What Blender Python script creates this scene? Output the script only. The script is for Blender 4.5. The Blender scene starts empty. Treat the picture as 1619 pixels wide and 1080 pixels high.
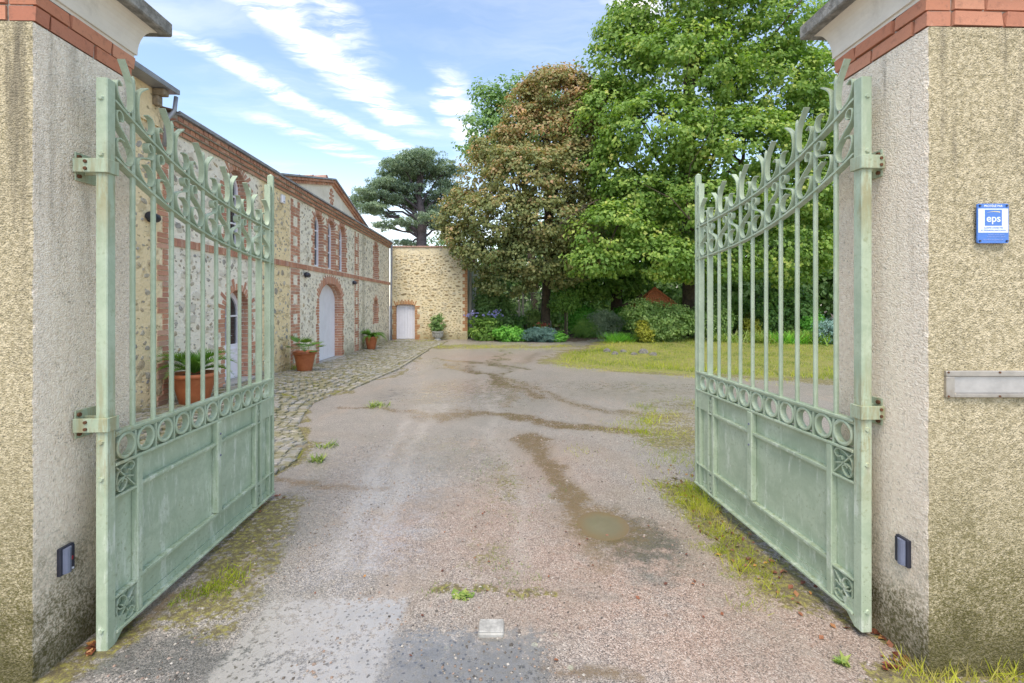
import bpy, math, random
import numpy as np
from mathutils import Vector, Matrix
from mathutils.geometry import delaunay_2d_cdt
random.seed(7); RNG = np.random.default_rng(11)
scene = bpy.context.scene
COL = scene.collection
# ------------------------------------------------------------------ camera
CX, HY, F, H = 809.5, 480.0, 725.0, 1.6
cam_d = bpy.data.cameras.new('camera'); cam = bpy.data.objects.new('camera', cam_d); COL.objects.link(cam)
cam.location = (0, 0, H); cam.rotation_euler = (math.radians(90), 0, 0)
cam_d.sensor_width = 36; cam_d.lens = 36*F/1619; cam_d.shift_y = -(540-HY)/1619
cam_d.clip_start = 0.05; cam_d.clip_end = 1500
scene.camera = cam
def gp(px, py, z=0.0):                      # point of the level z under a direction
    Y = F*(H-z)/(py-HY); return ((px-CX)/F*Y, Y)
def at(px, py, Y): return ((px-CX)/F*Y, Y, H+(HY-py)/F*Y)
# ------------------------------------------------------------------ light
scene.view_settings.view_transform = 'Standard'; scene.view_settings.look = 'None'
scene.view_settings.gamma = 1; scene.view_settings.use_curve_mapping = False
scene.view_settings.exposure = 1.5
SUN_EL, SUN_AZ = math.radians(62), math.radians(190)      # azimuth clockwise from +Y
sun_d = bpy.data.lights.new('sun', 'SUN'); sun = bpy.data.objects.new('sun', sun_d); COL.objects.link(sun)
sun_d.energy = 1.25; sun_d.angle = math.radians(34); sun_d.color = (1.0, 0.90, 0.76)
sd = Vector((math.sin(SUN_AZ)*math.cos(SUN_EL), math.cos(SUN_AZ)*math.cos(SUN_EL), math.sin(SUN_EL)))
sun.rotation_euler = (-sd).to_track_quat('-Z', 'Y').to_euler(); sun.location = (0, -6, 12)

class NT:
    """small helper round a node tree"""
    def __init__(s, tree): s.t = tree; s.n = tree.nodes; s.l = tree.links
    def new(s, typ, **kw):
        n = s.n.new(typ)
        for k, v in kw.items(): setattr(n, k, v)
        return n
    def put(s, sock, v):
        if v is None: return
        if isinstance(v, bpy.types.NodeSocket): s.l.new(v, sock)
        else:
            if sock.type == 'RGBA' and isinstance(v, (tuple, list)) and len(v) == 3: v = (*v, 1)
            sock.default_value = v
    def math(s, op, a, b=None, c=None, clamp=False):
        n = s.new('ShaderNodeMath', operation=op, use_clamp=clamp)
        s.put(n.inputs[0], a); s.put(n.inputs[1], b)
        if c is not None: s.put(n.inputs[2], c)
        return n.outputs[0]
    def vmath(s, op, a, b=None):
        n = s.new('ShaderNodeVectorMath', operation=op); s.put(n.inputs[0], a); s.put(n.inputs[1], b)
        return n.outputs['Value'] if op in ('DOT_PRODUCT', 'LENGTH', 'DISTANCE') else n.outputs[0]
    def mix(s, f, a, b, mode='MIX'):
        n = s.new('ShaderNodeMix', data_type='RGBA', blend_type=mode)
        s.put(n.inputs[0], f); s.put(n.inputs[6], a); s.put(n.inputs[7], b); return n.outputs[2]
    def fmix(s, f, a, b):
        n = s.new('ShaderNodeMix', data_type='FLOAT')
        s.put(n.inputs[0], f); s.put(n.inputs[2], a); s.put(n.inputs[3], b); return n.outputs[0]
    def ss(s, x, lo, hi):
        n = s.new('ShaderNodeMapRange', interpolation_type='SMOOTHSTEP')
        s.put(n.inputs[0], x); s.put(n.inputs[1], lo); s.put(n.inputs[2], hi); return n.outputs[0]
    def noise(s, vec, scale, detail=4, rough=0.55, dist=0.0, col=False):
        n = s.new('ShaderNodeTexNoise'); s.put(n.inputs['Vector'], vec)
        n.inputs['Scale'].default_value = scale; n.inputs['Detail'].default_value = detail
        n.inputs['Roughness'].default_value = rough; n.inputs['Distortion'].default_value = dist
        return n.outputs[1 if col else 0]
    def voro(s, vec, scale, out='Distance', feature='F1', rand=1.0):
        n = s.new('ShaderNodeTexVoronoi', feature=feature); s.put(n.inputs['Vector'], vec)
        n.inputs['Scale'].default_value = scale; n.inputs['Randomness'].default_value = rand
        return n.outputs[out]
    def ramp(s, f, stops, interp='LINEAR'):
        n = s.new('ShaderNodeValToRGB'); n.color_ramp.interpolation = interp
        e = n.color_ramp.elements
        while len(e) < len(stops): e.new(0.5)
        for el, (p, c) in zip(e, stops):
            el.position = p; el.color = (*c, 1) if len(c) == 3 else c
        s.put(n.inputs[0], f); return n.outputs[0]
    def obj(s): return s.new('ShaderNodeTexCoord').outputs['Object']
    def gen(s): return s.new('ShaderNodeTexCoord').outputs['Generated']
    def pos(s): return s.new('ShaderNodeNewGeometry').outputs['Position']
    def attr(s, name, out='Fac'): return s.new('ShaderNodeAttribute', attribute_name=name).outputs[out]
    def orand(s): return s.new('ShaderNodeObjectInfo').outputs['Random']
    def xyz(s, v):
        n = s.new('ShaderNodeSeparateXYZ'); s.put(n.inputs[0], v); return n.outputs
    def comb(s, x, y, z=0.0):
        n = s.new('ShaderNodeCombineXYZ'); s.put(n.inputs[0], x); s.put(n.inputs[1], y); s.put(n.inputs[2], z); return n.outputs[0]
    def mapp(s, v, scale=(1, 1, 1), rot=(0, 0, 0), loc=(0, 0, 0)):
        n = s.new('ShaderNodeMapping'); s.put(n.inputs[0], v); n.inputs['Scale'].default_value = scale
        n.inputs['Rotation'].default_value = rot; n.inputs['Location'].default_value = loc; return n.outputs[0]
    def bump(s, h, strength=0.5, dist=0.01, normal=None):
        n = s.new('ShaderNodeBump'); s.put(n.inputs['Height'], h); n.inputs['Strength'].default_value = strength
        n.inputs['Distance'].default_value = dist; s.put(n.inputs['Normal'], normal); return n.outputs[0]

# world: nishita sky with high thin cloud
W = bpy.data.worlds.new('World'); scene.world = W; W.use_nodes = True
w = NT(W.node_tree); w.n.clear()
skyn = w.new('ShaderNodeTexSky', sky_type='NISHITA', sun_disc=False)
skyn.sun_elevation = SUN_EL; skyn.sun_rotation = SUN_AZ; skyn.air_density = 1.0; skyn.dust_density = 1.0; skyn.ozone_density = 1.6
dirv = w.gen()
X, Y_, Z = w.xyz(dirv)
zc = w.math('MAXIMUM', Z, 0.04)
pv = w.comb(w.math('DIVIDE', X, zc), w.math('DIVIDE', Y_, zc), 0.0)
wrp = w.noise(pv, 1.1, 5, 0.6, 0.0, col=True)
wv = w.vmath('ADD', pv, w.vmath('MULTIPLY', w.vmath('SUBTRACT', wrp, (0.5, 0.5, 0.5)), (0.55, 0.55, 0.0)))
st = w.mapp(wv, (0.42, 1.7, 1), (0, 0, math.radians(-69)), (0.3, 0.1, 0))
n1 = w.noise(st, 0.9, 7, 0.62)
n2 = w.noise(wv, 0.55, 4, 0.5)
base = w.math('ADD', w.math('MULTIPLY', n1, 0.62), w.math('MULTIPLY', n2, 0.38))
cl = w.ss(base, 0.44, 0.66)
fine = w.noise(st, 5.0, 6, 0.68)
def band(A, B, wd, amp):                     # a wisp of cirrus along A-B, its place given in slope units
    pa = ((A[0]-CX)/(HY-A[1]), F/(HY-A[1])); pb = ((B[0]-CX)/(HY-B[1]), F/(HY-B[1]))
    d = (pb[0]-pa[0], pb[1]-pa[1]); L = math.hypot(*d); t = (d[0]/L, d[1]/L)
    q = w.vmath('SUBTRACT', wv, (pa[0], pa[1], 0))
    u = w.vmath('DOT_PRODUCT', q, (t[0], t[1], 0)); v = w.vmath('DOT_PRODUCT', q, (-t[1], t[0], 0))
    side = w.ss(w.math('ABSOLUTE', v), wd*0.85, 0.0)
    ends = w.math('MULTIPLY', w.ss(u, -0.25, 0.15), w.ss(u, L+0.25, L-0.2))
    return w.math('MULTIPLY', w.math('MULTIPLY', side, ends), amp)
bands = [((330, -60), (660, 210), 0.20, 1.0), ((470, -40), (545, 60), 0.14, 0.8), ((290, 60), (640, 245), 0.14, 0.75),
         ((700, 120), (735, 235), 0.16, 1.0), ((960, -40), (1010, 40), 0.12, 1.0), ((430, 190), (600, 262), 0.2, 0.5),
         ((560, 350), (760, 375), 1.1, 0.8)]
tot = None
for b in bands:
    x = band(*b); tot = x if tot is None else w.math('MAXIMUM', tot, x)
fm = w.ss(fine, 0.34, 0.66)
tot = w.math('MULTIPLY', tot, w.math('ADD', w.math('MULTIPLY', fm, 0.88), 0.05))
cov = w.math('MAXIMUM', tot, w.math('MULTIPLY', cl, 0.18), clamp=True)
hz = w.ss(Z, 0.34, 0.0)
cov = w.math('MAXIMUM', cov, w.math('MULTIPLY', hz, 0.42), clamp=True)
skyc = w.mix(1.0, skyn.outputs[0], (1.06, 1.0, 0.92), 'MULTIPLY')
cc = w.mix(w.ss(n2, 0.3, 0.7), (6.0, 5.6, 5.1), (7.6, 6.9, 6.1))
fin = w.mix(cov, skyc, cc)
bg = w.new('ShaderNodeBackground'); w.put(bg.inputs[0], fin); bg.inputs[1].default_value = 0.125
wo = w.new('ShaderNodeOutputWorld'); w.l.new(bg.outputs[0], wo.inputs[0])

# ------------------------------------------------------------------ mesh helpers
def mesh_np(name, V, Fq, mats=(), attrs=None, smooth=False, midx=None):
    V = np.asarray(V, dtype=np.float32).reshape(-1, 3)
    me = bpy.data.meshes.new(name)
    me.vertices.add(len(V)); me.vertices.foreach_set('co', V.ravel())
    if isinstance(Fq, np.ndarray):
        k = Fq.shape[1]; nf = len(Fq)
        me.loops.add(nf*k); me.loops.foreach_set('vertex_index', Fq.ravel().astype(np.int32))
        me.polygons.add(nf); me.polygons.foreach_set('loop_start', (np.arange(nf)*k).astype(np.int32))
    else:
        nf = len(Fq); lens = np.array([len(f) for f in Fq]); st_ = np.concatenate([[0], np.cumsum(lens)[:-1]]) if nf else np.zeros(0)
        flat = np.array([i for f in Fq for i in f], dtype=np.int32)
        me.loops.add(len(flat)); me.loops.foreach_set('vertex_index', flat)
        me.polygons.add(nf); me.polygons.foreach_set('loop_start', st_.astype(np.int32))
    for m in mats: me.materials.append(m)
    if midx is not None: me.polygons.foreach_set('material_index', np.asarray(midx, dtype=np.int32))
    me.polygons.foreach_set('use_smooth', np.full(nf, smooth, dtype=bool))
    me.update(calc_edges=True)
    for k, (dt, arr) in (attrs or {}).items():
        a = me.attributes.new(k, dt, 'POINT')
        a.data.foreach_set('value' if dt == 'FLOAT' else 'color', np.asarray(arr, dtype=np.float32).ravel())
    return me
def link(me, name, parent=None, loc=(0, 0, 0), rot=(0, 0, 0), kind=None, label=None, cat=None, group=None):
    o = bpy.data.objects.new(name, me); COL.objects.link(o); o.location = loc; o.rotation_euler = rot
    if parent is not None: o.parent = parent
    if kind: o['kind'] = kind
    if label: o['label'] = label
    if cat: o['category'] = cat
    if group: o['group'] = group
    return o
def thing(name, label, cat, loc=(0, 0, 0), rz=0.0, group=None):
    return link(None, name, None, loc, (0, 0, rz), None, label, cat, group)

class MB:
    def __init__(s): s.v = []; s.f = []; s.m = []
    def add(s, vs, fs, mi=0):
        o = len(s.v); s.v += [tuple(p) for p in vs]; s.f += [tuple(i+o for i in f) for f in fs]; s.m += [mi]*len(fs); return s
    def box(s, x0, x1, y0, y1, z0, z1, mi=0, bev=0.0):
        if x0 > x1: x0, x1 = x1, x0
        if y0 > y1: y0, y1 = y1, y0
        if bev <= 0:
            vs = [(x, y, z) for x in (x0, x1) for y in (y0, y1) for z in (z0, z1)]
            return s.add(vs, [(0, 1, 3, 2), (4, 6, 7, 5), (0, 4, 5, 1), (2, 3, 7, 6), (0, 2, 6, 4), (1, 5, 7, 3)], mi)
        b = bev; lo = (x0, y0, z0); hi = (x1, y1, z1); vs = []; idx = {}
        for c in range(8):
            sg = [(c >> k) & 1 for k in range(3)]
            for ax in range(3):
                p = []
                for k in range(3):
                    e = hi[k] if sg[k] else lo[k]
                    p.append(e if k == ax else (e-b if sg[k] else e+b))
                idx[(c, ax)] = len(vs); vs.append(tuple(p))
        fs = []
        for ax in range(3):
            o1, o2 = [(1, 2), (0, 2), (0, 1)][ax]
            for sgn in (0, 1):
                cs = [sgn << ax, (sgn << ax) | (1 << o1), (sgn << ax) | (1 << o1) | (1 << o2), (sgn << ax) | (1 << o2)]
                fs.append(tuple(idx[(c, ax)] for c in cs))
            for s1 in (0, 1):
                for s2 in (0, 1):
                    c0 = (s1 << o1) | (s2 << o2); c1 = c0 | (1 << ax)
                    fs.append((idx[(c0, o1)], idx[(c1, o1)], idx[(c1, o2)], idx[(c0, o2)]))
        for c in range(8): fs.append(tuple(idx[(c, a)] for a in range(3)))
        return s.add(vs, fs, mi)
    def tube(s, pts, r, n=8, cap=True, mi=0):
        pts = [Vector(p) for p in pts]; rs = r if isinstance(r, (list, tuple)) else [r]*len(pts)
        vs = []; prev = None
        for i, p in enumerate(pts):
            t = (pts[min(i+1, len(pts)-1)]-pts[max(i-1, 0)]).normalized()
            if prev is None: a = t.orthogonal().normalized()
            else: a = (prev-t*prev.dot(t)).normalized()
            prev = a; b = t.cross(a)
            for k in range(n):
                th = 2*math.pi*(k+0.5)/n; vs.append(p+(a*math.cos(th)+b*math.sin(th))*rs[i])
        fs = [(i*n+k, i*n+(k+1) % n, (i+1)*n+(k+1) % n, (i+1)*n+k) for i in range(len(pts)-1) for k in range(n)]
        if cap: fs += [tuple(range(n-1, -1, -1)), tuple((len(pts)-1)*n+k for k in range(n))]
        return s.add(vs, fs, mi)
    def lathe(s, prof, n=24, mi=0, c=(0, 0, 0)):
        vs = [(c[0]+r*math.cos(2*math.pi*k/n), c[1]+r*math.sin(2*math.pi*k/n), c[2]+z) for r, z in prof for k in range(n)]
        fs = [(i*n+k, i*n+(k+1) % n, (i+1)*n+(k+1) % n, (i+1)*n+k) for i in range(len(prof)-1) for k in range(n)]
        return s.add(vs, fs, mi)
    def strip(s, path, thick, n0, n1, wid=None, mi=0):
        """flat iron strip bent along path given as (y, z); its width runs along x from n0 to n1"""
        P = [Vector((0, a, b)) for a, b in path]; vs = []; N = len(P)
        for i, p in enumerate(P):
            t = (P[min(i+1, N-1)]-P[max(i-1, 0)]).normalized(); q = Vector((0, -t.z, t.y))*thick/2
            k = wid[i] if wid else 1.0; mid = (n0+n1)/2; hw = (n1-n0)/2*k
            for x, sg in ((mid-hw, 1), (mid+hw, 1), (mid+hw, -1), (mid-hw, -1)):
                vs.append(Vector((x, p.y+q.y*sg, p.z+q.z*sg)))
        fs = [(i*4+k, i*4+(k+1) % 4, (i+1)*4+(k+1) % 4, (i+1)*4+k) for i in range(N-1) for k in range(4)]
        fs += [(3, 2, 1, 0), tuple((N-1)*4+k for k in range(4))]
        return s.add(vs, fs, mi)
    def build(s, name, mats, parent=None, smooth=False, **kw):
        if not isinstance(mats, (list, tuple)): mats = [mats]
        me = mesh_np(name, s.v, s.f, mats, midx=s.m, smooth=smooth)
        return link(me, name, parent, **kw)
def catmull(pts, k=5):
    P = [pts[0]]+list(pts)+[pts[-1]]; out = []
    for i in range(1, len(P)-2):
        p0, p1, p2, p3 = P[i-1], P[i], P[i+1], P[i+2]
        for j in range(k):
            t = j/k
            out.append(tuple(0.5*((2*b)+(-a+c)*t+(2*a-5*b+4*c-d)*t*t+(-a+3*b-3*c+d)*t**3) for a, b, c, d in zip(p0, p1, p2, p3)))
    out.append(tuple(P[-2])); return out
def smoothstep(a, b, x):
    t = np.clip((x-a)/(b-a), 0, 1); return t*t*(3-2*t)
# ------------------------------------------------------------------ materials
def newmat(name):
    m = bpy.data.materials.new(name); m.use_nodes = True; t = NT(m.node_tree); t.n.clear()
    b = t.new('ShaderNodeBsdfPrincipled'); o = t.new('ShaderNodeOutputMaterial'); t.l.new(b.outputs[0], o.inputs[0])
    return m, t, b
def setp(t, b, col=None, rough=None, normal=None, metal=None, spec=None):
    t.put(b.inputs['Base Color'], col); t.put(b.inputs['Roughness'], rough); t.put(b.inputs['Normal'], normal)
    t.put(b.inputs['Metallic'], metal); t.put(b.inputs['Specular IOR Level'], spec)
def simple(name, col, rough=0.6, var=0.12, sc=12, bump=0.2, metal=0.0, bd=0.004, dirt=None):
    m, t, b = newmat(name); p = t.obj(); n = t.noise(p, sc, 6, 0.65)
    c = t.mix(t.ss(n, 0.3, 0.7), tuple(x*(1-var) for x in col), tuple(min(1, x*(1+var)) for x in col))
    if dirt:
        d = t.ss(t.noise(p, sc*0.35, 7, 0.7, 0.4), 0.5, 0.7); c = t.mix(t.math('MULTIPLY', d, dirt[1]), c, dirt[0])
    setp(t, b, c, rough, t.bump(t.noise(p, sc*5, 5, 0.6), bump, bd), metal); return m
def rnd_val(t): return t.math('FRACT', t.math('ADD', t.orand(), t.attr('rnd')))

def roughcast(name, c_lo, c_hi, speck, algae_top, stain):
    m, t, b = newmat(name); p = t.pos(); x, y, z = t.xyz(p)
    grain = t.noise(p, 150, 3, 0.6); pebb = t.voro(p, 130, 'Distance'); mid = t.noise(p, 55, 5, 0.65); big = t.noise(p, 2.6, 6, 0.7, 0.5)
    c = t.mix(t.ss(mid, 0.35, 0.66), c_lo, c_hi)
    c = t.mix(t.math('MULTIPLY', t.ss(big, 0.48, 0.72), 0.28), c, tuple(v*0.7 for v in c_lo))
    sp = t.math('MULTIPLY', t.ss(grain, 0.52, 0.68), t.ss(t.noise(p, 9, 5, 0.7), 0.62-speck*0.35, 0.74-speck*0.2))
    c = t.mix(t.math('MULTIPLY', sp, 0.75), c, (0.10, 0.095, 0.06))
    sp2 = t.math('MULTIPLY', t.ss(t.noise(p, 62, 4, 0.7), 0.56, 0.66), 0.30+speck*0.35); c = t.mix(sp2, c, (0.17, 0.155, 0.10))
    # rain streaks, long in z
    sv = t.mapp(p, (9, 9, 0.7)); stn = t.ss(t.noise(sv, 1.0, 5, 0.65), 0.5, 0.72)
    c = t.mix(t.math('MULTIPLY', t.math('MULTIPLY', stn, t.ss(z, 0.8, 3.0)), stain), c, (0.16, 0.14, 0.10))
    # algae rising from the ground and splashing up
    edge = t.math('ADD', z, t.math('MULTIPLY', t.math('SUBTRACT', t.noise(p, 4.5, 7, 0.72), 0.5), 1.1))
    al = t.ss(edge, algae_top, algae_top*0.15)
    br = t.ss(t.noise(p, 85, 5, 0.75), 0.40, 0.58)
    c = t.mix(t.math('MULTIPLY', al, t.math('ADD', t.math('MULTIPLY', br, 0.7), 0.22)), c, (0.105, 0.095, 0.022))
    lo = t.ss(edge, algae_top*0.42, -0.05)
    c = t.mix(t.math('MULTIPLY', lo, 0.75), c, (0.065, 0.06, 0.02))
    h = t.math('ADD', t.math('MULTIPLY', pebb, -0.8), t.math('ADD', t.math('MULTIPLY', grain, 0.7), t.math('MULTIPLY', mid, 0.55)))
    setp(t, b, c, 0.93, t.bump(h, 0.7, 0.009), spec=0.2); return m
M = {}
M['cast_white'] = roughcast('white_roughcast', (0.82, 0.70, 0.55), (0.94, 0.84, 0.69), 0.25, 0.72, 0.55)
M['cast_yellow'] = roughcast('weathered_roughcast', (0.37, 0.315, 0.19), (0.62, 0.535, 0.36), 1.0, 1.15, 1.0)

def brickmat(name, stops, cream=None):
    m, t, b = newmat(name); r = rnd_val(t); p = t.obj(); pw = t.pos()
    c = t.ramp(r, stops); n = t.noise(pw, 30, 6, 0.7)
    c = t.mix(t.math('MULTIPLY', t.ss(n, 0.5, 0.75), 0.55), c, (0.20, 0.10, 0.07))
    c = t.mix(t.math('MULTIPLY', t.ss(t.noise(pw, 55, 4, 0.7), 0.6, 0.8), 0.5), c, (0.62, 0.45, 0.36))
    setp(t, b, c, 0.85, t.bump(t.noise(pw, 120, 4, 0.65), 0.5, 0.003), spec=0.25); return m
M['brick'] = brickmat('red_brick', [(0, (0.46, 0.23, 0.15)), (0.35, (0.54, 0.28, 0.18)), (0.6, (0.40, 0.20, 0.14)), (0.8, (0.60, 0.35, 0.24)), (1, (0.46, 0.29, 0.22))])
M['brick_old'] = brickmat('orange_brick', [(0, (0.44, 0.20, 0.09)), (0.5, (0.50, 0.27, 0.13)), (0.8, (0.36, 0.17, 0.08)), (1, (0.55, 0.36, 0.18))])
M['brick_pillar'] = brickmat('pillar_brick', [(0, (0.52, 0.21, 0.12)), (0.5, (0.60, 0.29, 0.18)), (1, (0.44, 0.17, 0.105))])
M['mortar_grey'] = simple('grey_mortar', (0.36, 0.34, 0.29), 0.95, 0.25, 30, 0.6)
M['cove'] = simple('smooth_cream_render', (0.72, 0.66, 0.56), 0.85, 0.06, 6, 0.15, dirt=((0.35, 0.31, 0.24), 0.5))
M['slab'] = simple('lichened_concrete', (0.27, 0.26, 0.23), 0.95, 0.35, 22, 0.8, bd=0.01, dirt=((0.11, 0.10, 0.07), 0.7))

def rubble(name, mortar, mortar2, yel, stain=True):
    m, t, b = newmat(name); p = t.obj(); x, y, z = t.xyz(p)
    n = t.noise(p, 3.0, 7, 0.7); f = t.noise(p, 22, 6, 0.7)
    c = t.mix(t.ss(n, 0.35, 0.65), mortar, mortar2)
    c = t.mix(t.math('MULTIPLY', t.ss(f, 0.5, 0.72), 0.4), c, tuple(v*0.55 for v in mortar))
    wv = t.vmath('ADD', t.mapp(p, (5, 4.2, 6.5)), t.vmath('MULTIPLY', t.noise(p, 5, 3, 0.6, 0, True), (1.4, 1.4, 1.4)))
    cell = t.voro(wv, 1.0, 'Color'); d = t.voro(wv, 1.0, 'Distance', 'DISTANCE_TO_EDGE')
    r_, g_, b_ = t.xyz(cell)
    small = t.math('MULTIPLY', t.ss(d, 0.10, 0.24), t.math('GREATER_THAN', r_, 0.52))
    wvs = t.vmath('ADD', t.mapp(p, (16, 13, 20)), t.vmath('MULTIPLY', t.noise(p, 9, 3, 0.6, 0, True), (2.2, 2.2, 2.2)))
    fleck = t.math('MULTIPLY', t.ss(t.voro(wvs, 1.0, 'Distance'), 0.34, 0.22), t.math('GREATER_THAN', t.xyz(t.voro(wvs, 1.0, 'Color'))[0], 0.66))
    stone = t.ramp(g_, [(0, (0.34, 0.33, 0.30)), (0.3, (0.47, 0.42, 0.32)), (0.55, (0.40, 0.33, 0.22)), (0.8, (0.26, 0.26, 0.24)), (1, (0.55, 0.50, 0.40))])
    c = t.mix(t.math('MULTIPLY', small, 0.38), c, stone)
    c = t.mix(t.math('MULTIPLY', fleck, 0.55), c, (0.20, 0.17, 0.12))
    if yel:
        ym = t.math('MULTIPLY', t.ss(y, 8.75, 9.1), t.ss(y, 10.32, 10.22))
        ym = t.math('MAXIMUM', ym, t.ss(y, 6.5, 6.2))
        c = t.mix(t.math('MULTIPLY', ym, 0.8), c, t.mix(1, c, (0.98, 0.83, 0.55), 'MULTIPLY'))
        sm = t.math('MULTIPLY', t.ss(t.math('ABSOLUTE', t.math('SUBTRACT', y, t.math('ADD', 15.95, t.math('MULTIPLY', n, 0.25)))), 0.22, 0.08), t.ss(f, 0.3, 0.55))
        c = t.mix(t.math('MULTIPLY', sm, 0.45), c, (0.20, 0.16, 0.07))
    # green splash at the foot
    g = t.ss(t.math('ADD', z, t.math('MULTIPLY', f, 0.5)), 0.75, 0.25)
    c = t.mix(t.math('MULTIPLY', g, 0.55), c, (0.19, 0.17, 0.07))
    g2 = t.math('MULTIPLY', t.ss(n, 0.5, 0.62), t.ss(t.math('ADD', z, t.math('MULTIPLY', f, 0.5)), 1.5, 0.6))
    c = t.mix(t.math('MULTIPLY', g2, 0.45), c, (0.20, 0.17, 0.06))
    h = t.math('ADD', t.math('MULTIPLY', small, 0.5), t.math('ADD', t.math('MULTIPLY', f, 0.9), t.math('MULTIPLY', fleck, -0.4)))
    setp(t, b, c, 0.95, t.bump(h, 0.8, 0.03), spec=0.15); return m
M['rubble'] = rubble('lime_rubble_wall', (0.84, 0.77, 0.62), (0.90, 0.84, 0.71), True)
M['rubble_y'] = rubble('ochre_rubble_wall', (0.70, 0.59, 0.37), (0.78, 0.69, 0.48), False)
def stonemat(name, stops):
    m, t, b = newmat(name); r = rnd_val(t); p = t.pos(); c = t.ramp(r, stops); n = t.noise(p, 18, 6, 0.7)
    c = t.mix(t.ss(n, 0.3, 0.7), c, t.mix(1, c, (0.62, 0.60, 0.55), 'MULTIPLY'))
    c = t.mix(t.math('MULTIPLY', t.ss(t.noise(p, 35, 4, 0.7), 0.55, 0.75), 0.5), c, (0.62, 0.57, 0.46))
    setp(t, b, c, 0.9, t.bump(n, 0.8, 0.02), spec=0.2); return m
M['stone'] = stonemat('field_stone', [(0, (0.55, 0.50, 0.41)), (0.25, (0.63, 0.56, 0.43)), (0.5, (0.42, 0.39, 0.33)), (0.7, (0.58, 0.47, 0.31)), (0.85, (0.36, 0.35, 0.33)), (1, (0.68, 0.62, 0.51))])
M['stone_y'] = stonemat('brown_stone', [(0, (0.42, 0.32, 0.16)), (0.4, (0.50, 0.39, 0.21)), (0.7, (0.32, 0.25, 0.14)), (1, (0.46, 0.40, 0.28))])
M['plaster'] = simple('cream_plaster', (0.80, 0.75, 0.64), 0.9, 0.08, 4, 0.2, dirt=((0.45, 0.40, 0.30), 0.4))
M['side_plaster'] = simple('grey_white_plaster', (0.52, 0.50, 0.44), 0.9, 0.12, 3, 0.2, dirt=((0.3, 0.28, 0.2), 0.5))
M['white'] = simple('white_paint', (0.82, 0.82, 0.88), 0.45, 0.04, 3, 0.1)
M['zinc'] = simple('zinc', (0.30, 0.31, 0.34), 0.45, 0.2, 6, 0.15, 0.3)
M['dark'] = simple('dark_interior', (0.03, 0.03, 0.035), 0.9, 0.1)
m, t, b = newmat('window_glass'); setp(t, b, (0.035, 0.035, 0.035), 0.12, spec=0.7); M['glass'] = m
M['tile'] = simple('terracotta_tile', (0.40, 0.25, 0.19), 0.9, 0.3, 14, 0.4, dirt=((0.20, 0.19, 0.16), 0.7))
M['red_tile'] = simple('red_roof_tile', (0.60, 0.20, 0.08), 0.8, 0.25, 14, 0.4)
M['black'] = simple('black_plastic', (0.025, 0.028, 0.045), 0.35, 0.2, 20, 0.1)
M['bluegrey'] = simple('grey_lens_plastic', (0.16, 0.18, 0.25), 0.3, 0.1, 20, 0.1)
M['red_led'] = simple('red_filter', (0.35, 0.03, 0.04), 0.3, 0.1, 20, 0.1)
M['concrete'] = simple('concrete', (0.36, 0.35, 0.32), 0.9, 0.2, 14, 0.5)
M['letterbox'] = simple('brushed_metal', (0.42, 0.39, 0.34), 0.42, 0.15, 10, 0.15, 0.55, dirt=((0.22, 0.17, 0.11), 0.5))
M['letterbox_hi'] = simple('bright_metal', (0.42, 0.40, 0.38), 0.35, 0.12, 10, 0.15, 0.5, dirt=((0.25, 0.2, 0.14), 0.4))
M['rustbolt'] = simple('rusty_bolt', (0.12, 0.05, 0.02), 0.8, 0.3, 40, 0.5)
M['sign_white'] = simple('sign_white', (0.70, 0.76, 0.90), 0.35, 0.02)
M['sign_blue'] = simple('sign_blue', (0.07, 0.19, 0.55), 0.35, 0.05)
M['sign_pale'] = simple('sign_pale_blue', (0.30, 0.42, 0.75), 0.4, 0.02)
M['sign_yellow'] = simple('sign_yellow', (0.75, 0.62, 0.30), 0.4, 0.02)
M['wood'] = simple('grey_wood', (0.25, 0.2, 0.14), 0.9, 0.3, 20, 0.5)

# gate paint
m, t, b = newmat('gate_green_paint'); p = t.obj(); pw = t.pos(); x, y, z = t.xyz(pw)
n = t.noise(pw, 5, 7, 0.7, 0.6); f = t.noise(pw, 45, 5, 0.7)
c = t.mix(t.ss(n, 0.35, 0.68), (0.34, 0.42, 0.295), (0.45, 0.53, 0.39))
c = t.mix(t.math('MULTIPLY', t.ss(t.noise(t.mapp(pw, (14, 14, 3)), 1.0, 8, 0.75), 0.53, 0.64), t.fmix(t.ss(z, 0.9, 0.7), 0.2, 0.8)), c, (0.60, 0.66, 0.55))
c = t.mix(t.math('MULTIPLY', t.math('MULTIPLY', t.ss(f, 0.52, 0.7), t.ss(n, 0.42, 0.6)), 0.6), c, (0.20, 0.24, 0.12))
up = t.xyz(t.new('ShaderNodeNewGeometry').outputs['Normal'])[2]
c = t.mix(t.math('MULTIPLY', t.math('MULTIPLY', t.ss(up, 0.5, 0.9), t.ss(f, 0.42, 0.6)), 0.45), c, (0.22, 0.25, 0.10))
rz = t.math('ABSOLUTE', t.math('SUBTRACT', z, 1.0)); rust = t.math('MULTIPLY', t.ss(rz, 0.5, 0.0), t.ss(y, 2.29, 2.24))
rz2 = t.math('MULTIPLY', t.ss(t.math('ABSOLUTE', t.math('SUBTRACT', z, 2.12)), 0.34, 0.0), t.ss(y, 2.29, 2.24))
rr = t.math('MULTIPLY', t.math('MAXIMUM', rust, rz2), t.ss(t.noise(t.mapp(pw, (30, 30, 4)), 1.0, 5, 0.7), 0.42, 0.6))
c = t.mix(t.math('MULTIPLY', rr, 0.5), c, (0.28, 0.19, 0.06))
spk = t.math('MULTIPLY', t.ss(t.noise(pw, 150, 2, 0.5), 0.68, 0.74), t.ss(z, 0.55, 0.1))
c = t.mix(t.math('MULTIPLY', spk, 0.9), c, (0.06, 0.08, 0.05))
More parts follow.
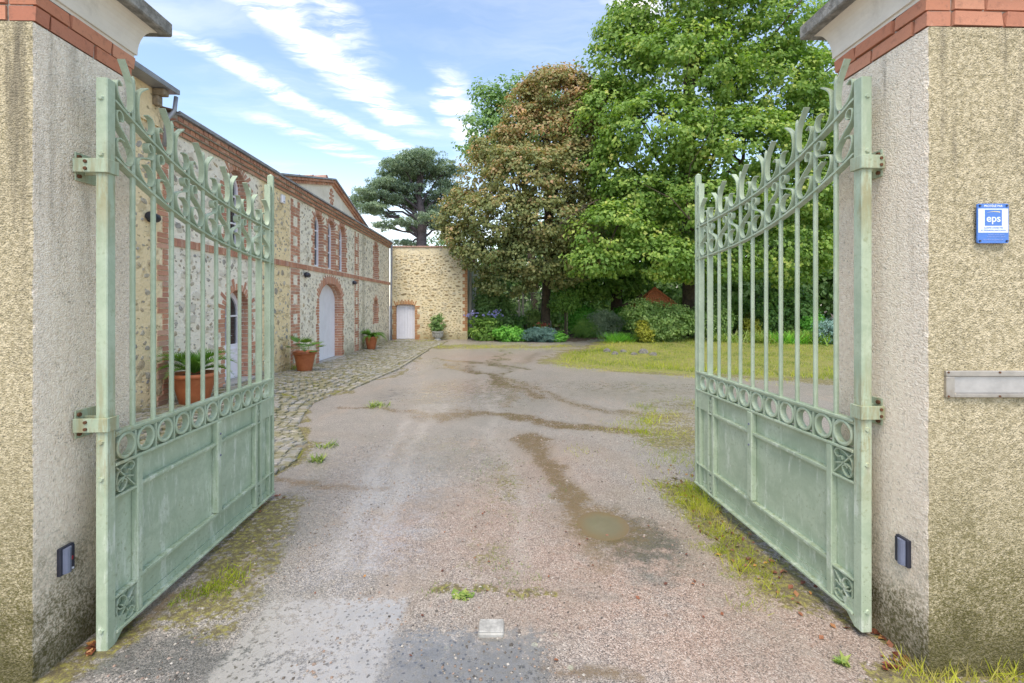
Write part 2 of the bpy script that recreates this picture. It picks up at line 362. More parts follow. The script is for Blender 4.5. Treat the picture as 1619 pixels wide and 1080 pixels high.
setp(t, b, c, t.fmix(f, 0.38, 0.62), t.bump(t.noise(pw, 60, 5, 0.6), 0.25, 0.003), spec=0.45); M['gate'] = m

m, t, b = newmat('terracotta_pot'); p = t.obj(); n = t.noise(p, 7, 6, 0.7, 0.5)
c = t.mix(t.ss(n, 0.3, 0.7), (0.33, 0.095, 0.035), (0.42, 0.14, 0.055)); c = t.mix(t.math('MULTIPLY', t.ss(t.noise(p, 3.5, 6, 0.7), 0.55, 0.7), 0.5), c, (0.16, 0.10, 0.03))
setp(t, b, c, 0.5, t.bump(n, 0.2, 0.01), spec=0.4); M['pot'] = m
M['urn'] = simple('grey_stone_urn', (0.36, 0.36, 0.33), 0.9, 0.2, 14, 0.5)
M['bark'] = simple('bark', (0.075, 0.055, 0.035), 0.95, 0.4, 9, 1.0, bd=0.03, dirt=((0.10, 0.11, 0.04), 0.6))
M['bark_pine'] = simple('pine_bark', (0.085, 0.07, 0.075), 0.95, 0.3, 3, 1.0, bd=0.05)
M['twig'] = simple('mossy_twig', (0.28, 0.26, 0.10), 0.95, 0.3, 9, 0.6)
def leafmat(name, stops, trans=0.35, rough=0.5, tcol=None):
    m, t, b = newmat(name); r = t.attr('rnd'); c = t.ramp(r, stops)
    setp(t, b, c, rough, spec=0.35)
    tr = t.new('ShaderNodeBsdfTranslucent'); t.put(tr.inputs[0], t.mix(1, c, tcol or (1.1, 1.25, 0.5), 'MULTIPLY'))
    mx = t.new('ShaderNodeMixShader'); mx.inputs[0].default_value = trans
    t.l.new(b.outputs[0], mx.inputs[1]); t.l.new(tr.outputs[0], mx.inputs[2])
    out = [q for q in t.n if q.type == 'OUTPUT_MATERIAL'][0]; t.l.new(mx.outputs[0], out.inputs[0]); return m
M['lf_green'] = leafmat('sycamore_leaf', [(0, (0.079, 0.167, 0.043)), (0.3, (0.158, 0.277, 0.055)), (0.55, (0.251, 0.386, 0.079)), (0.75, (0.395, 0.489, 0.109)), (0.9, (0.606, 0.592, 0.182)), (1, (0.765, 0.592, 0.218))], 0.42)
M['lf_copper'] = leafmat('copper_leaf', [(0, (0.13, 0.18, 0.07)), (0.3, (0.23, 0.27, 0.10)), (0.5, (0.34, 0.34, 0.14)), (0.68, (0.50, 0.35, 0.18)), (0.8, (0.58, 0.35, 0.23)), (0.92, (0.64, 0.46, 0.17)), (1, (0.70, 0.30, 0.22))], 0.42, tcol=(1.1, 1.0, 0.55))
M['lf_light'] = leafmat('fresh_leaf', [(0, (0.13, 0.24, 0.08)), (0.5, (0.22, 0.36, 0.12)), (1, (0.34, 0.48, 0.19))])
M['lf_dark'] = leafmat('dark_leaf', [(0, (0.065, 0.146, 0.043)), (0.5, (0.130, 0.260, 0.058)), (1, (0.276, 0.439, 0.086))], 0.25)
M['lf_mid'] = leafmat('mid_leaf', [(0, (0.091, 0.195, 0.042)), (0.5, (0.208, 0.364, 0.072)), (1, (0.442, 0.598, 0.132))], 0.42)
M['lf_bright'] = leafmat('bright_leaf', [(0, (0.107, 0.308, 0.044)), (0.5, (0.195, 0.493, 0.073)), (1, (0.372, 0.678, 0.117))])
M['lf_pale'] = leafmat('variegated_leaf', [(0, (0.123, 0.234, 0.063)), (0.5, (0.289, 0.413, 0.113)), (0.85, (0.578, 0.688, 0.265)), (1, (0.750, 0.750, 0.378))])
M['lf_blue'] = leafmat('juniper_leaf', [(0, (0.065, 0.143, 0.117)), (0.5, (0.143, 0.260, 0.221)), (1, (0.286, 0.429, 0.390))], 0.1)
M['lf_pine'] = leafmat('pine_needles', [(0, (0.125, 0.190, 0.139)), (0.5, (0.259, 0.344, 0.223)), (1, (0.500, 0.584, 0.373))], 0.25)  # needle greens paled to paint in the distance haze on the far pine
M['lf_yellow'] = leafmat('golden_leaf', [(0, (0.25, 0.28, 0.03)), (0.5, (0.40, 0.40, 0.05)), (1, (0.55, 0.50, 0.08))])
M['lf_grass'] = leafmat('lawn_blade', [(0, (0.093, 0.176, 0.022)), (0.35, (0.205, 0.286, 0.037)), (0.65, (0.358, 0.408, 0.067)), (0.85, (0.425, 0.425, 0.096)), (1, (0.375, 0.315, 0.133))], 0.3)
M['lf_tuft'] = leafmat('verge_blade', [(0, (0.200, 0.270, 0.018)), (0.4, (0.380, 0.432, 0.027)), (0.75, (0.580, 0.583, 0.072)), (1, (0.520, 0.432, 0.162))], 0.3)
M['lf_weed'] = leafmat('weed_leaf', [(0, (0.12, 0.22, 0.04)), (0.5, (0.24, 0.34, 0.07)), (1, (0.42, 0.46, 0.14))], 0.3)
M['lf_palm'] = leafmat('palm_leaf', [(0, (0.045, 0.13, 0.02)), (0.6, (0.13, 0.27, 0.035)), (1, (0.33, 0.40, 0.06))], 0.25)
M['lf_dead'] = leafmat('fallen_leaf', [(0, (0.10, 0.035, 0.02)), (0.5, (0.22, 0.075, 0.04)), (0.85, (0.30, 0.14, 0.07)), (1, (0.50, 0.25, 0.06))], 0.1)
M['flower_blue'] = leafmat('lilac_petal', [(0, (0.25, 0.25, 0.60)), (1, (0.50, 0.48, 0.80))], 0.2, tcol=(1, 1, 1.1))
M['flower_red'] = leafmat('red_petal', [(0, (0.50, 0.07, 0.05)), (1, (0.65, 0.20, 0.10))], 0.2, tcol=(1, .8, .7))
# ------------------------------------------------------------------ ground
def gz(x, y):
    x = np.asarray(x, float); y = np.asarray(y, float)
    z = 0.20*smoothstep(13.5, 7.0, y)*smoothstep(3.0, 5.0, y)*smoothstep(-3.0, -4.3, x)
    z = z-0.022*np.exp(-(((x-0.66)/0.17)**2+((y-3.32)/0.20)**2)**1.5)
    z = z+0.22*smoothstep(18.6, 22.5, y)*smoothstep(-1.6, -0.4, x)
    z = z+0.10*smoothstep(12.5, 17.5, y)*smoothstep(2.2, 4.5, x)
    z = z+0.004*np.sin(x*2.3+1.1*np.sin(y*1.7))*np.cos(y*1.9+x)
    return z
def gzf(x, y): return float(gz(x, y))
def segdist(x, y, poly):
    d = np.full(x.shape, 1e9)
    for (ax, ay), (bx, by) in zip(poly[:-1], poly[1:]):
        dx, dy = bx-ax, by-ay; t = np.clip(((x-ax)*dx+(y-ay)*dy)/(dx*dx+dy*dy+1e-12), 0, 1)
        d = np.minimum(d, np.hypot(x-ax-t*dx, y-ay-t*dy))
    return d
def inside(x, y, poly):
    c = np.zeros(np.shape(x), bool); n = len(poly)
    for i in range(n):
        (x0, y0), (x1, y1) = poly[i], poly[(i+1) % n]
        cond = ((y0 > y) != (y1 > y)) & (x < (x1-x0)*(y-y0)/((y1-y0)+1e-12)+x0); c ^= cond
    return c
def sdf(x, y, poly):
    d = segdist(x, y, list(poly)+[poly[0]]); return np.where(inside(x, y, poly), -d, d)
LAWN = [gp(*q) for q in [(872, 573), (930, 580), (1000, 584), (1100, 590), (1200, 596), (1320, 602)]] + [(11, 8.6), (24, 7.6), (28, 21.0), (9, 20.2), (5.4, 19.3)] + \
       [gp(*q) for q in [(990, 541), (960, 543), (930, 552), (895, 560)]]
wxs = []; v = -3.6
xs = list(np.concatenate([np.array([-200, -120, -60, -30, -16, -11]), np.arange(-8, -3.5, 0.2), np.arange(-3.5, 5.0, 0.045), np.arange(5.0, 12, 0.2), np.array([14, 18, 24, 32, 50, 90, 150, 220])]))
ys = [-120, -50, -20, -8, -3, 0, 1.0, 1.5]; v = 1.6
while v < 26: ys.append(v); v += max(0.03, 0.0095*v)
ys += [27, 29, 32, 36, 42, 50, 65, 90, 130, 200, 320]
GX, GY = np.meshgrid(np.array(xs), np.array(ys)); GZ = gz(GX, GY)
nx, ny = len(xs), len(ys)
ii = np.arange(ny-1)[:, None]*nx+np.arange(nx-1)[None, :]
GF = np.stack([ii, ii+1, ii+nx+1, ii+nx], -1).reshape(-1, 4)
def vnoise(x, y, sc, seed, oct_=4):
    r = np.random.default_rng(seed); tot = 0; amp = 1; nrm = 0
    for o in range(oct_):
        g = r.random((64, 64)); u = x*sc*2**o+100.3*o; v = y*sc*2**o+57.1*o; i = np.floor(u).astype(int); j = np.floor(v).astype(int); fu = u-i; fv = v-j
        fu = fu*fu*(3-2*fu); fv = fv*fv*(3-2*fv); i0, i1, j0, j1 = i % 64, (i+1) % 64, j % 64, (j+1) % 64
        tot = tot+amp*((g[i0, j0]*(1-fu)+g[i1, j0]*fu)*(1-fv)+(g[i0, j1]*(1-fu)+g[i1, j1]*fu)*fv); nrm += amp; amp *= 0.55
    return tot/nrm-0.5
GX0, GY0 = GX, GY
kw = np.clip(GY/5.0, 0.35, 3.0)
GX = GX0+(vnoise(GX0, GY0, 1.1, 1)*0.55+vnoise(GX0, GY0, 5.0, 2)*0.16)*kw; GY = GY0+(vnoise(GX0, GY0, 1.1, 3)*0.55+vnoise(GX0, GY0, 5.0, 4)*0.16)*kw
def line(px, wd, soft=0.5):
    d = segdist(GX, GY, [gp(*q) for q in px]); return 0.72*np.exp(-(d/(wd*0.75))**2)
def blob(px, py, rx, ry):
    cx, cy = gp(px, py); return 0.72*np.exp(-(((GX-cx)/rx)**2+((GY-cy)/ry)**2)*1.3)
mx = np.maximum.reduce
lawn = 0.75*smoothstep(0.35, -0.35, sdf(GX, GY, LAWN))
behind = 0.9*smoothstep(18.9, 19.8, GY)*smoothstep(-1.9, -1.4, GX)
moss = mx([line([(300, 960), (360, 880), (440, 795)], 0.30), line([(330, 1000), (420, 850)], 0.2)*.6, line([(1240, 930), (1150, 830), (1090, 770)], 0.30),
           blob(1085, 690, 0.8, 0.9)*.9, blob(1050, 660, 0.9, 0.7)*.6, blob(1080, 640, 1.6, 1.2)*.45, blob(790, 770, 0.35, 1.1)*.45, blob(770, 880, .35, .4)*.4,
           blob(700, 548, 2.6, 0.9)*.75, blob(840, 548, 2.8, 0.7)*.8, line([(1330, 970), (1500, 1060)], 0.10), line([(60, 1075), (160, 1010)], 0.14),
           line([(1400, 1080), (1640, 1060)], 0.16), line([(890, 935), (700, 930)], 0.07)*.7, blob(1000, 620, 3, .8)*.35, line([(872, 573), (1000, 585), (1100, 592), (1330, 606)], 0.55), line([(872, 573), (900, 558), (960, 544)], 0.5), line([(436, 752), (475, 729), (490, 701), (472, 675), (485, 654), (499, 638), (543, 619), (625, 584), (675, 553)], 0.13)*.95])
mud = mx([blob(958, 828, .36, .42)*1.2, line([(560, 642), (640, 649), (740, 652)], 0.16)*.8, line([(740, 653), (860, 666), (930, 676), (1010, 683)], 0.24), line([(845, 690), (880, 745), (925, 805)], 0.20)*1.1,
          line([(690, 575), (760, 592), (850, 628)], 0.22)*.9, line([(690, 566), (835, 583)], 0.3)*.8, line([(440, 757), (600, 768)], 0.10)*.8,
          line([(790, 552), (800, 640)], 0.18)*.6, line([(720, 575), (960, 650), (1060, 660)], .25)*.6, blob(700, 655, .5, .45)*.8, line([(160, 1015), (230, 960), (300, 940)], 0.10)*.9,
          line([(650, 700), (560, 880)], .12)*.35, line([(950, 850), (960, 900)], .12)*.6, line([(860, 1055), (990, 1060)], .06)*.8, line([(900, 545), (820, 575)], .35)*.4])
wet = mx([blob(600, 762, .65, .75)*1.4, blob(560, 850, .7, .8), blob(480, 900, .6, .45)*.9, blob(660, 730, 1.2, 1.5)*.8, blob(750, 620, 2.4, 2.6)*.55,
          blob(1000, 615, 3.0, 1.6)*.45, blob(960, 850, .32, .35)*1.1, blob(1010, 850, .4, .6)*.9, blob(1080, 900, .3, .3)*.6, blob(700, 1040, .55, .2)*.6, blob(900, 1060, .3, .1)*.8, blob(90, 1060, .5, .2)*.5,
          blob(640, 580, 1.2, 3)*.5])
pink = mx([blob(1000, 900, 1.2, 1.1), blob(1150, 1000, 1.1, .6), blob(640, 830, .5, .8)*.7, blob(770, 830, .9, 1.2)*.8, blob(880, 740, 1.0, 1.2)*.7, blob(780, 565, 2.2, 2.2)*.8, blob(740, 610, 1.4, 1.4)*.6])
dark = mx([blob(250, 1050, .75, .22), blob(390, 860, .32, .55)*.8, blob(1015, 850, .32, .6)*.95, blob(620, 625, .9, .9)*.5, blob(1120, 640, 1.4, .9)*.55, blob(930, 548, 1.6, 1.4)*.75,
           blob(760, 1060, .5, .14)*.8, line([(820, 1080), (560, 1080)], .05)*.6])
rut = mx([line([(690, 640), (640, 740), (560, 900)], .09), line([(670, 640), (600, 740), (510, 900)], .08), line([(760, 600), (790, 700), (840, 900)], .08)*.6])
mA = np.stack([lawn, moss, mud, wet], -1).reshape(-1, 4); mB = np.stack([pink, dark, behind, rut], -1).reshape(-1, 4)

m, t, b = newmat('wet_gravel_asphalt'); p = t.pos(); x, y, z = t.xyz(p)
A = t.new('ShaderNodeAttribute', attribute_name='mA'); B = t.new('ShaderNodeAttribute', attribute_name='mB')
aS = t.new('ShaderNodeSeparateColor'); t.l.new(A.outputs['Color'], aS.inputs[0]); bS = t.new('ShaderNodeSeparateColor'); t.l.new(B.outputs['Color'], bS.inputs[0])
lawn_, moss_, mud_, wet_ = aS.outputs[0], aS.outputs[1], aS.outputs[2], A.outputs['Alpha']
pink_, dark_, beh_, rut_ = bS.outputs[0], bS.outputs[1], bS.outputs[2], B.outputs['Alpha']
p2 = t.mapp(p, (1, 1, 0))
n1 = t.noise(p2, 1.1, 7, 0.68, 0.4); n3 = t.noise(p2, 7, 6, 0.7); n9 = t.noise(p2, 28, 5, 0.7); n60 = t.noise(p2, 90, 3, 0.6)
def thr(mask, nz, k=0.55, soft=0.22):          # a mask whose edge follows the noise
    s = t.math('MULTIPLY', mask, t.math('ADD', 1.0, t.math('MULTIPLY', t.math('SUBTRACT', t.ss(nz, 0.32, 0.68), 0.5), k*2.4))); return t.ss(s, 0.36-soft*0.8, 0.36+soft)
peb = t.voro(p2, 190, 'Color'); pr, pg, pb_ = t.xyz(peb); pd = t.voro(p2, 190, 'Distance'); pr = t.fmix(0.22, pr, 0.55)
speck = t.ramp(pr, [(0, (0.05, 0.05, 0.045)), (0.25, (0.15, 0.14, 0.13)), (0.5, (0.28, 0.25, 0.22)), (0.72, (0.38, 0.335, 0.285)), (0.9, (0.56, 0.51, 0.45)), (1, (0.74, 0.69, 0.62))])
speckp = t.ramp(pr, [(0, (0.07, 0.055, 0.045)), (0.25, (0.21, 0.145, 0.11)), (0.5, (0.38, 0.245, 0.18)), (0.72, (0.44, 0.31, 0.24)), (0.9, (0.60, 0.48, 0.40)), (1, (0.74, 0.67, 0.60))])
c = t.mix(t.math('MULTIPLY', thr(pink_, n1, 0.5, 0.4), 0.8), speck, speckp)
c = t.mix(t.math('MULTIPLY', t.ss(n1, 0.46, 0.62), 0.5), c, t.mix(pr, (0.12, 0.11, 0.09), (0.33, 0.31, 0.27)))
c = t.mix(t.math('MULTIPLY', t.ss(t.noise(t.vmath('ADD', p2, (7, 3, 0)), 0.7, 6, 0.7, 0.8), 0.50, 0.62), 0.22), c, (0.31, 0.24, 0.17))
c = t.mix(t.math('MULTIPLY', t.ss(n3, 0.5, 0.7), 0.28), c, (0.50, 0.45, 0.38))
c = t.mix(t.math('MULTIPLY', t.ss(t.noise(t.mapp(p2, (1, 0.22, 1), (0, 0, 0.05)), 3.2, 6, 0.7), 0.54, 0.7), 0.35), c, (0.42, 0.32, 0.24))
c = t.mix(t.math('MULTIPLY', thr(dark_, n3, 0.5, 0.3), 0.85), c, t.mix(pr, (0.04, 0.04, 0.035), (0.19, 0.185, 0.17)))
# clay washed over the gravel
mudc = t.mix(n9, (0.13, 0.088, 0.042), (0.27, 0.19, 0.11)); mm = thr(mud_, t.math('ADD', t.math('MULTIPLY', n3, 0.6), t.math('MULTIPLY', n9, 0.4)), 0.5, 0.42)
c = t.mix(t.math('MULTIPLY', mm, 0.92), c, mudc)
c = t.mix(t.math('MULTIPLY', t.math('MULTIPLY', rut_, t.ss(n9, 0.30, 0.55)), 0.5), c, (0.52, 0.48, 0.43))
# moss and thin grass
mossc = t.ramp(t.noise(p2, 26, 7, 0.8), [(0.3, (0.05, 0.042, 0.02)), (0.48, (0.12, 0.095, 0.035)), (0.60, (0.30, 0.28, 0.05)), (0.7, (0.17, 0.115, 0.055))])
ms = t.math('MULTIPLY', thr(moss_, t.math('ADD', t.math('MULTIPLY', n3, 0.5), t.math('MULTIPLY', n9, 0.5)), 0.7, 0.16), 0.88)
c = t.mix(ms, c, mossc)
lw = thr(lawn_, n3, 0.35, 0.14)
lawnc = t.ramp(t.noise(p2, 5, 7, 0.75), [(0.3, (0.11, 0.12, 0.03)), (0.5, (0.22, 0.22, 0.05)), (0.7, (0.28, 0.23, 0.10))])
c = t.mix(lw, c, lawnc)
soil = t.mix(n9, (0.055, 0.038, 0.022), (0.12, 0.085, 0.05)); bh = thr(beh_, n3, 0.3, 0.15); c = t.mix(bh, c, soil)
# water film patches by the threshold, reflected sky painted in as pale grey
def rect(x0, x1, y0, y1, k=0.012, wob=0.03):
    dx = t.math('ABSOLUTE', t.math('SUBTRACT', t.math('ADD', x, t.math('MULTIPLY', t.math('SUBTRACT', t.math('ADD', t.math('MULTIPLY', n9, 0.5), t.math('MULTIPLY', n3, 0.5)), 0.5), wob)), (x0+x1)/2))
    dy = t.math('ABSOLUTE', t.math('SUBTRACT', t.math('ADD', y, t.math('MULTIPLY', t.math('SUBTRACT', n9, 0.5), wob)), (y0+y1)/2))
    return t.math('MULTIPLY', t.ss(dx, (x1-x0)/2+k, (x1-x0)/2-k), t.ss(dy, (y1-y0)/2+k, (y1-y0)/2-k))
pits = t.math('MULTIPLY', t.ss(t.voro(t.vmath('ADD', p2, t.vmath('MULTIPLY', t.noise(p2, 40, 3, 0.6, 0, True), (0.03, 0.03, 0))), 34, 'Distance'), 0.30, 0.16), t.ss(t.noise(p2, 17, 3, 0.6), 0.34, 0.48))
r1 = rect(-1.30, -0.56, 1.2, 2.485, 0.03, 0.16); r2 = rect(-0.575, 0.14, 1.2, 2.235, 0.05, 0.45)
c1 = t.mix(t.ss(n3, 0.3, 0.7), (0.33, 0.31, 0.28), (0.46, 0.435, 0.395)); c1 = t.mix(t.math('MULTIPLY', t.ss(n9, 0.55, 0.72), 0.5), c1, (0.28, 0.25, 0.21)); c1 = t.mix(pits, c1, (0.14, 0.125, 0.10))
fr = t.math('MULTIPLY', r1, t.ss(t.math('ADD', t.math('MULTIPLY', n3, 0.6), t.math('MULTIPLY', n9, 0.4)), 0.60, 0.48)); c = t.mix(fr, c, c1)
c2 = t.mix(t.ss(n3, 0.3, 0.7), (0.15, 0.145, 0.13), (0.26, 0.245, 0.215)); c2 = t.mix(pits, c2, (0.07, 0.07, 0.07))
r2m = t.math('MULTIPLY', r2, t.ss(t.math('ADD', t.math('MULTIPLY', n3, 0.6), t.math('MULTIPLY', n9, 0.4)), 0.64, 0.50)); c = t.mix(t.math('MULTIPLY', r2m, 0.9), c, c2)
lich = t.ss(t.voro(t.vmath('ADD', p2, (0.13, 0.02, 0)), 9, 'Distance'), 0.17, 0.10)
c = t.mix(t.math('MULTIPLY', t.math('MULTIPLY', lich, t.math('MULTIPLY', t.ss(n9, 0.35, 0.6), rect(-0.3, 0.5, 1.3, 2.3, 0.05))), 0.6), c, (0.45, 0.46, 0.33))
wt = thr(wet_, n3, 0.5, 0.35)
wt = t.math('MAXIMUM', wt, t.math('MULTIPLY', r1, 0.95)); wt = t.math('MAXIMUM', wt, t.math('MULTIPLY', r2, 1.0)); wt = t.math('MAXIMUM', wt, t.math('MULTIPLY', mm, 0.72))
dry = t.math('SUBTRACT', 1.0, t.math('MAXIMUM', t.math('MAXIMUM', lw, bh), t.math('MULTIPLY', ms, 0.7)))
wt = t.math('MULTIPLY', wt, dry)
film = t.math('MULTIPLY', wt, t.ss(t.noise(p2, 38, 3, 0.6), 0.76, 0.40))
c = t.mix(t.math('MULTIPLY', wt, 0.30), c, t.mix(1, c, (0.66, 0.65, 0.64), 'MULTIPLY'))
rough = t.fmix(film, t.fmix(dry, 0.95, 0.36), 0.08)
h = t.math('ADD', t.math('MULTIPLY', pd, -0.55), t.math('ADD', t.math('MULTIPLY', n60, 0.3), t.math('MULTIPLY', n9, 0.9)))
flat = t.math('SUBTRACT', 1.0, t.math('MULTIPLY', t.math('MAXIMUM', film, t.math('MAXIMUM', fr, r2m)), 0.80))
bn = t.new('ShaderNodeBump'); t.put(bn.inputs['Height'], h); bn.inputs['Distance'].default_value = 0.007; t.put(bn.inputs['Strength'], t.math('MULTIPLY', flat, 0.7))
setp(t, b, c, rough, bn.outputs[0], spec=t.fmix(film, 0.5, 0.8)); t.put(b.inputs['Coat Weight'], film); b.inputs['Coat Roughness'].default_value = 0.08; b.inputs['Coat IOR'].default_value = 1.5
t.put(b.inputs['Coat Normal'], t.bump(n60, 0.22, 0.004)); M['ground'] = m
me = mesh_np('ground', np.stack([GX0, GY0, GZ], -1), GF, [M['ground']], {'mA': ('FLOAT_COLOR', mA), 'mB': ('FLOAT_COLOR', mB)}, smooth=True)
link(me, 'ground', kind='structure', label='wet pinkish gravel and asphalt forecourt between the gates')

# the puddle: muddy water standing in its hollow
m, t, b = newmat('muddy_water'); p = t.pos(); n = t.noise(p, 9, 5, 0.6)
dc = t.math('ADD', t.vmath('LENGTH', t.vmath('MULTIPLY', t.vmath('SUBTRACT', p, (0.66, 3.32, 0)), (1, 0.82, 0))), t.math('MULTIPLY', t.math('SUBTRACT', n, 0.5), 0.16))
setp(t, b, t.mix(t.ss(dc, 0.07, 0.20), t.mix(n, (0.14, 0.125, 0.08), (0.22, 0.20, 0.135)), (0.19, 0.14, 0.08)), 0.02, t.bump(t.noise(p, 55, 3, 0.6), 0.06, 0.004), spec=0.6); M['water'] = m
vs = [(0.66, 3.32, 0)]; N = 160
for k in range(N):
    a = 2*math.pi*k/N; r = 0.97+0.10*math.sin(2*a+2.2)+0.09*math.sin(3*a+1)+0.06*math.sin(5*a+.5)+0.04*math.sin(7*a)+0.035*math.sin(17*a+2)+0.03*math.sin(31*a)+0.022*math.sin(53*a+1)+random.uniform(-.02, .02); vs.append((0.66+0.215*r*math.cos(a), 3.32+0.265*r*math.sin(a), 0))
me = mesh_np('puddle', vs, [(0, 1+k, 1+(k+1) % N) for k in range(N)], [M['water']])
link(me, 'puddle', loc=(0, 0, gzf(0.66, 3.32)+0.0155), kind='structure', label='round muddy puddle in a pothole of the drive')

# ------------------------------------------------------------------ granite setts
EDGE = [gp(*q) for q in [(436, 752), (475, 729), (490, 701), (472, 675), (485, 654), (499, 638), (543, 619), (625, 584), (675, 553), (700, 545)]]
def wallx(y): return -4.55-0.0407*y
EDGE_Y = [q[1] for q in EDGE]; EDGE_X = [q[0] for q in EDGE]
def edgex(y): return float(np.interp(y, EDGE_Y, EDGE_X))
m, t, b = newmat('granite_sett'); r = rnd_val(t); p = t.pos(); n = t.noise(p, 5, 6, 0.7); f = t.noise(p, 60, 4, 0.7)
c = t.ramp(r, [(0, (0.22, 0.22, 0.21)), (0.3, (0.32, 0.305, 0.275)), (0.6, (0.39, 0.365, 0.32)), (0.85, (0.28, 0.28, 0.275)), (1, (0.45, 0.42, 0.37))])
c = t.mix(t.math('MULTIPLY', t.ss(n, 0.40, 0.58), 0.75), c, (0.17, 0.155, 0.05)); c = t.mix(t.math('MULTIPLY', t.ss(f, 0.5, 0.7), 0.35), c, (0.22, 0.21, 0.18))
setp(t, b, c, t.fmix(t.ss(n, 0.4, 0.6), 0.3, 0.75), t.bump(f, 0.6, 0.006), spec=0.5); M['sett'] = m
m, t, b = newmat('mossy_joint_sand'); p = t.pos(); n = t.noise(p, 3.0, 7, 0.72); f = t.noise(p, 30, 5, 0.7)
c = t.mix(f, (0.14, 0.12, 0.08), (0.28, 0.245, 0.18)); c = t.mix(t.ss(n, 0.42, 0.6), c, t.mix(f, (0.10, 0.10, 0.02), (0.25, 0.25, 0.05)))
setp(t, b, c, 0.9, t.bump(f, 0.8, 0.01), spec=0.2); M['joint'] = m
bedv = []; bys = list(np.arange(3.4, 19.6, 0.15))
for yy in bys:
    x1 = edgex(max(yy, EDGE_Y[0]))-0.02 if yy > EDGE_Y[0]-0.1 else EDGE_X[0]-0.03-0.4*(EDGE_Y[0]-yy); x0 = wallx(yy)-0.05
    for k in range(13):
        xx = x0+(x1-x0)*k/12; bedv.append((xx, yy, gzf(xx, yy)+0.004))
bf = [(i*13+k, i*13+k+1, (i+1)*13+k+1, (i+1)*13+k) for i in range(len(bys)-1) for k in range(12)]
paving = link(mesh_np('cobble_paving', bedv, bf, [M['joint']]), 'cobble_paving', kind='structure', label='granite sett paving along the stone house')
def unit_block(seed, jit=0.08, taper=0.06):
    r = random.Random(seed); vs = []
    for zz, k in ((-0.5, 1.0), (0.32, 1.0), (0.5, 1-2*taper)):
        for sx, sy in ((-1, -1), (1, -1), (1, 1), (-1, 1)):
            vs.append((sx*0.5*k+r.uniform(-jit, jit), sy*0.5*k+r.uniform(-jit, jit), zz+(r.uniform(-.06, .06) if zz > 0.4 else 0)))
    fs = [(a+k, a+(k+1) % 4, a+4+(k+1) % 4, a+4+k) for a in (0, 4) for k in range(4)]+[(8, 9, 10, 11)]
    return vs, fs
def block_set(name, mat, n=5, **kw):
    u = [unit_block(100+i, **kw) for i in range(n)]
    return u, [mesh_np(name, v, f, [mat]) for v, f in u]
def place_blocks(name, blocks, us, parent, limit=300, key=lambda q: q['y']):
    """blocks: dict(m = 4x4 matrix in the parent's frame, y = nearness key). Nearest ones single, the rest one mesh"""
    units, meshes = us; blocks = sorted(blocks, key=key)
    for q in blocks[:limit]:
        o = bpy.data.objects.new(name, meshes[q['v'] % len(meshes)]); COL.objects.link(o); o.parent = parent; o.matrix_basis = q['m']
    rest = blocks[limit:]
    if rest:
        V = []; Fa = []; R = []; off = 0
        for q in rest:
            uv, uf = units[q['v'] % len(units)]; mt = np.array(q['m']); a = np.array(uv)@mt[:3, :3].T+mt[:3, 3]
            V.append(a); Fa += [tuple(i+off for i in f) for f in uf]; off += len(uv); R += [q.get('r', random.random())]*len(uv)
        me = mesh_np(name, np.concatenate(V), Fa, [meshes[0].materials[0]], {'rnd': ('FLOAT', R)})
        link(me, name, parent, kind='stuff')
setts = []; rr = random.Random(3)
yy = 4.05; row = 0
while yy < 19.3:
    xe = edgex(yy); xw = wallx(yy)+0.10; x_ = xe-0.02; dy = rr.uniform(0.105, 0.125); k = 0
    while x_ > xw:
        wd = rr.uniform(0.105, 0.15); cx = x_-wd/2; cy = yy+rr.uniform(-.012, .012)+0.10*math.sin(cx*1.3+0.4)*smoothstep(7.2, 6.0, yy)+0.03*math.sin(cx*3+yy)
        if (k == 0 and rr.random() < (0.12 if yy < 6.8 else 0.35)) or (k == 1 and rr.random() < 0.10): x_ -= wd; k += 1; continue
        if not (yy > 6.8 and k > 2 and rr.random() < 0.10+0.25*(0.5+0.5*math.sin(yy*1.7+cx*2.1))):
            mt = Matrix.Translation((cx, cy, gzf(cx, cy)+0.004))@Matrix.Rotation(rr.uniform(-.12, .12), 4, 'Z')@Matrix.Rotation(rr.uniform(-.05, .05), 4, 'X')@Matrix.Diagonal((wd*0.86, dy*0.84, 0.05, 1))
            vis = (cx/cy*F+CX) > 436                 # beyond the edge of the left gate leaf
            setts.append(dict(m=mt, y=cy+(0 if vis else 20), v=rr.randrange(5)))
        x_ -= wd; k += 1
    yy += dy; row += 1
place_blocks('cobble', setts, block_set('cobble', M['sett'], 5, jit=0.06, taper=0.07), paving)
# edging stones of the paving
kerb = []; 
for i in range(6, 8):
    (ax, ay), (bx, by) = EDGE[i], EDGE[i+1]; L = math.hypot(bx-ax, by-ay); n = int(L/0.42); ang = math.atan2(by-ay, bx-ax)
    for k in range(n):
        u = (k+0.5)/n; cx, cy = ax+(bx-ax)*u+0.05, ay+(by-ay)*u
        kerb.append(dict(m=Matrix.Translation((cx, cy, gzf(cx, cy)+0.002))@Matrix.Rotation(ang+rr.uniform(-.03, .03), 4, 'Z')@Matrix.Diagonal((L/n*0.96, 0.09, 0.06, 1)), y=cy, v=k))
place_blocks('edging_stone', kerb, block_set('edging_stone', M['sett'], 5, jit=0.04, taper=0.03), paving)
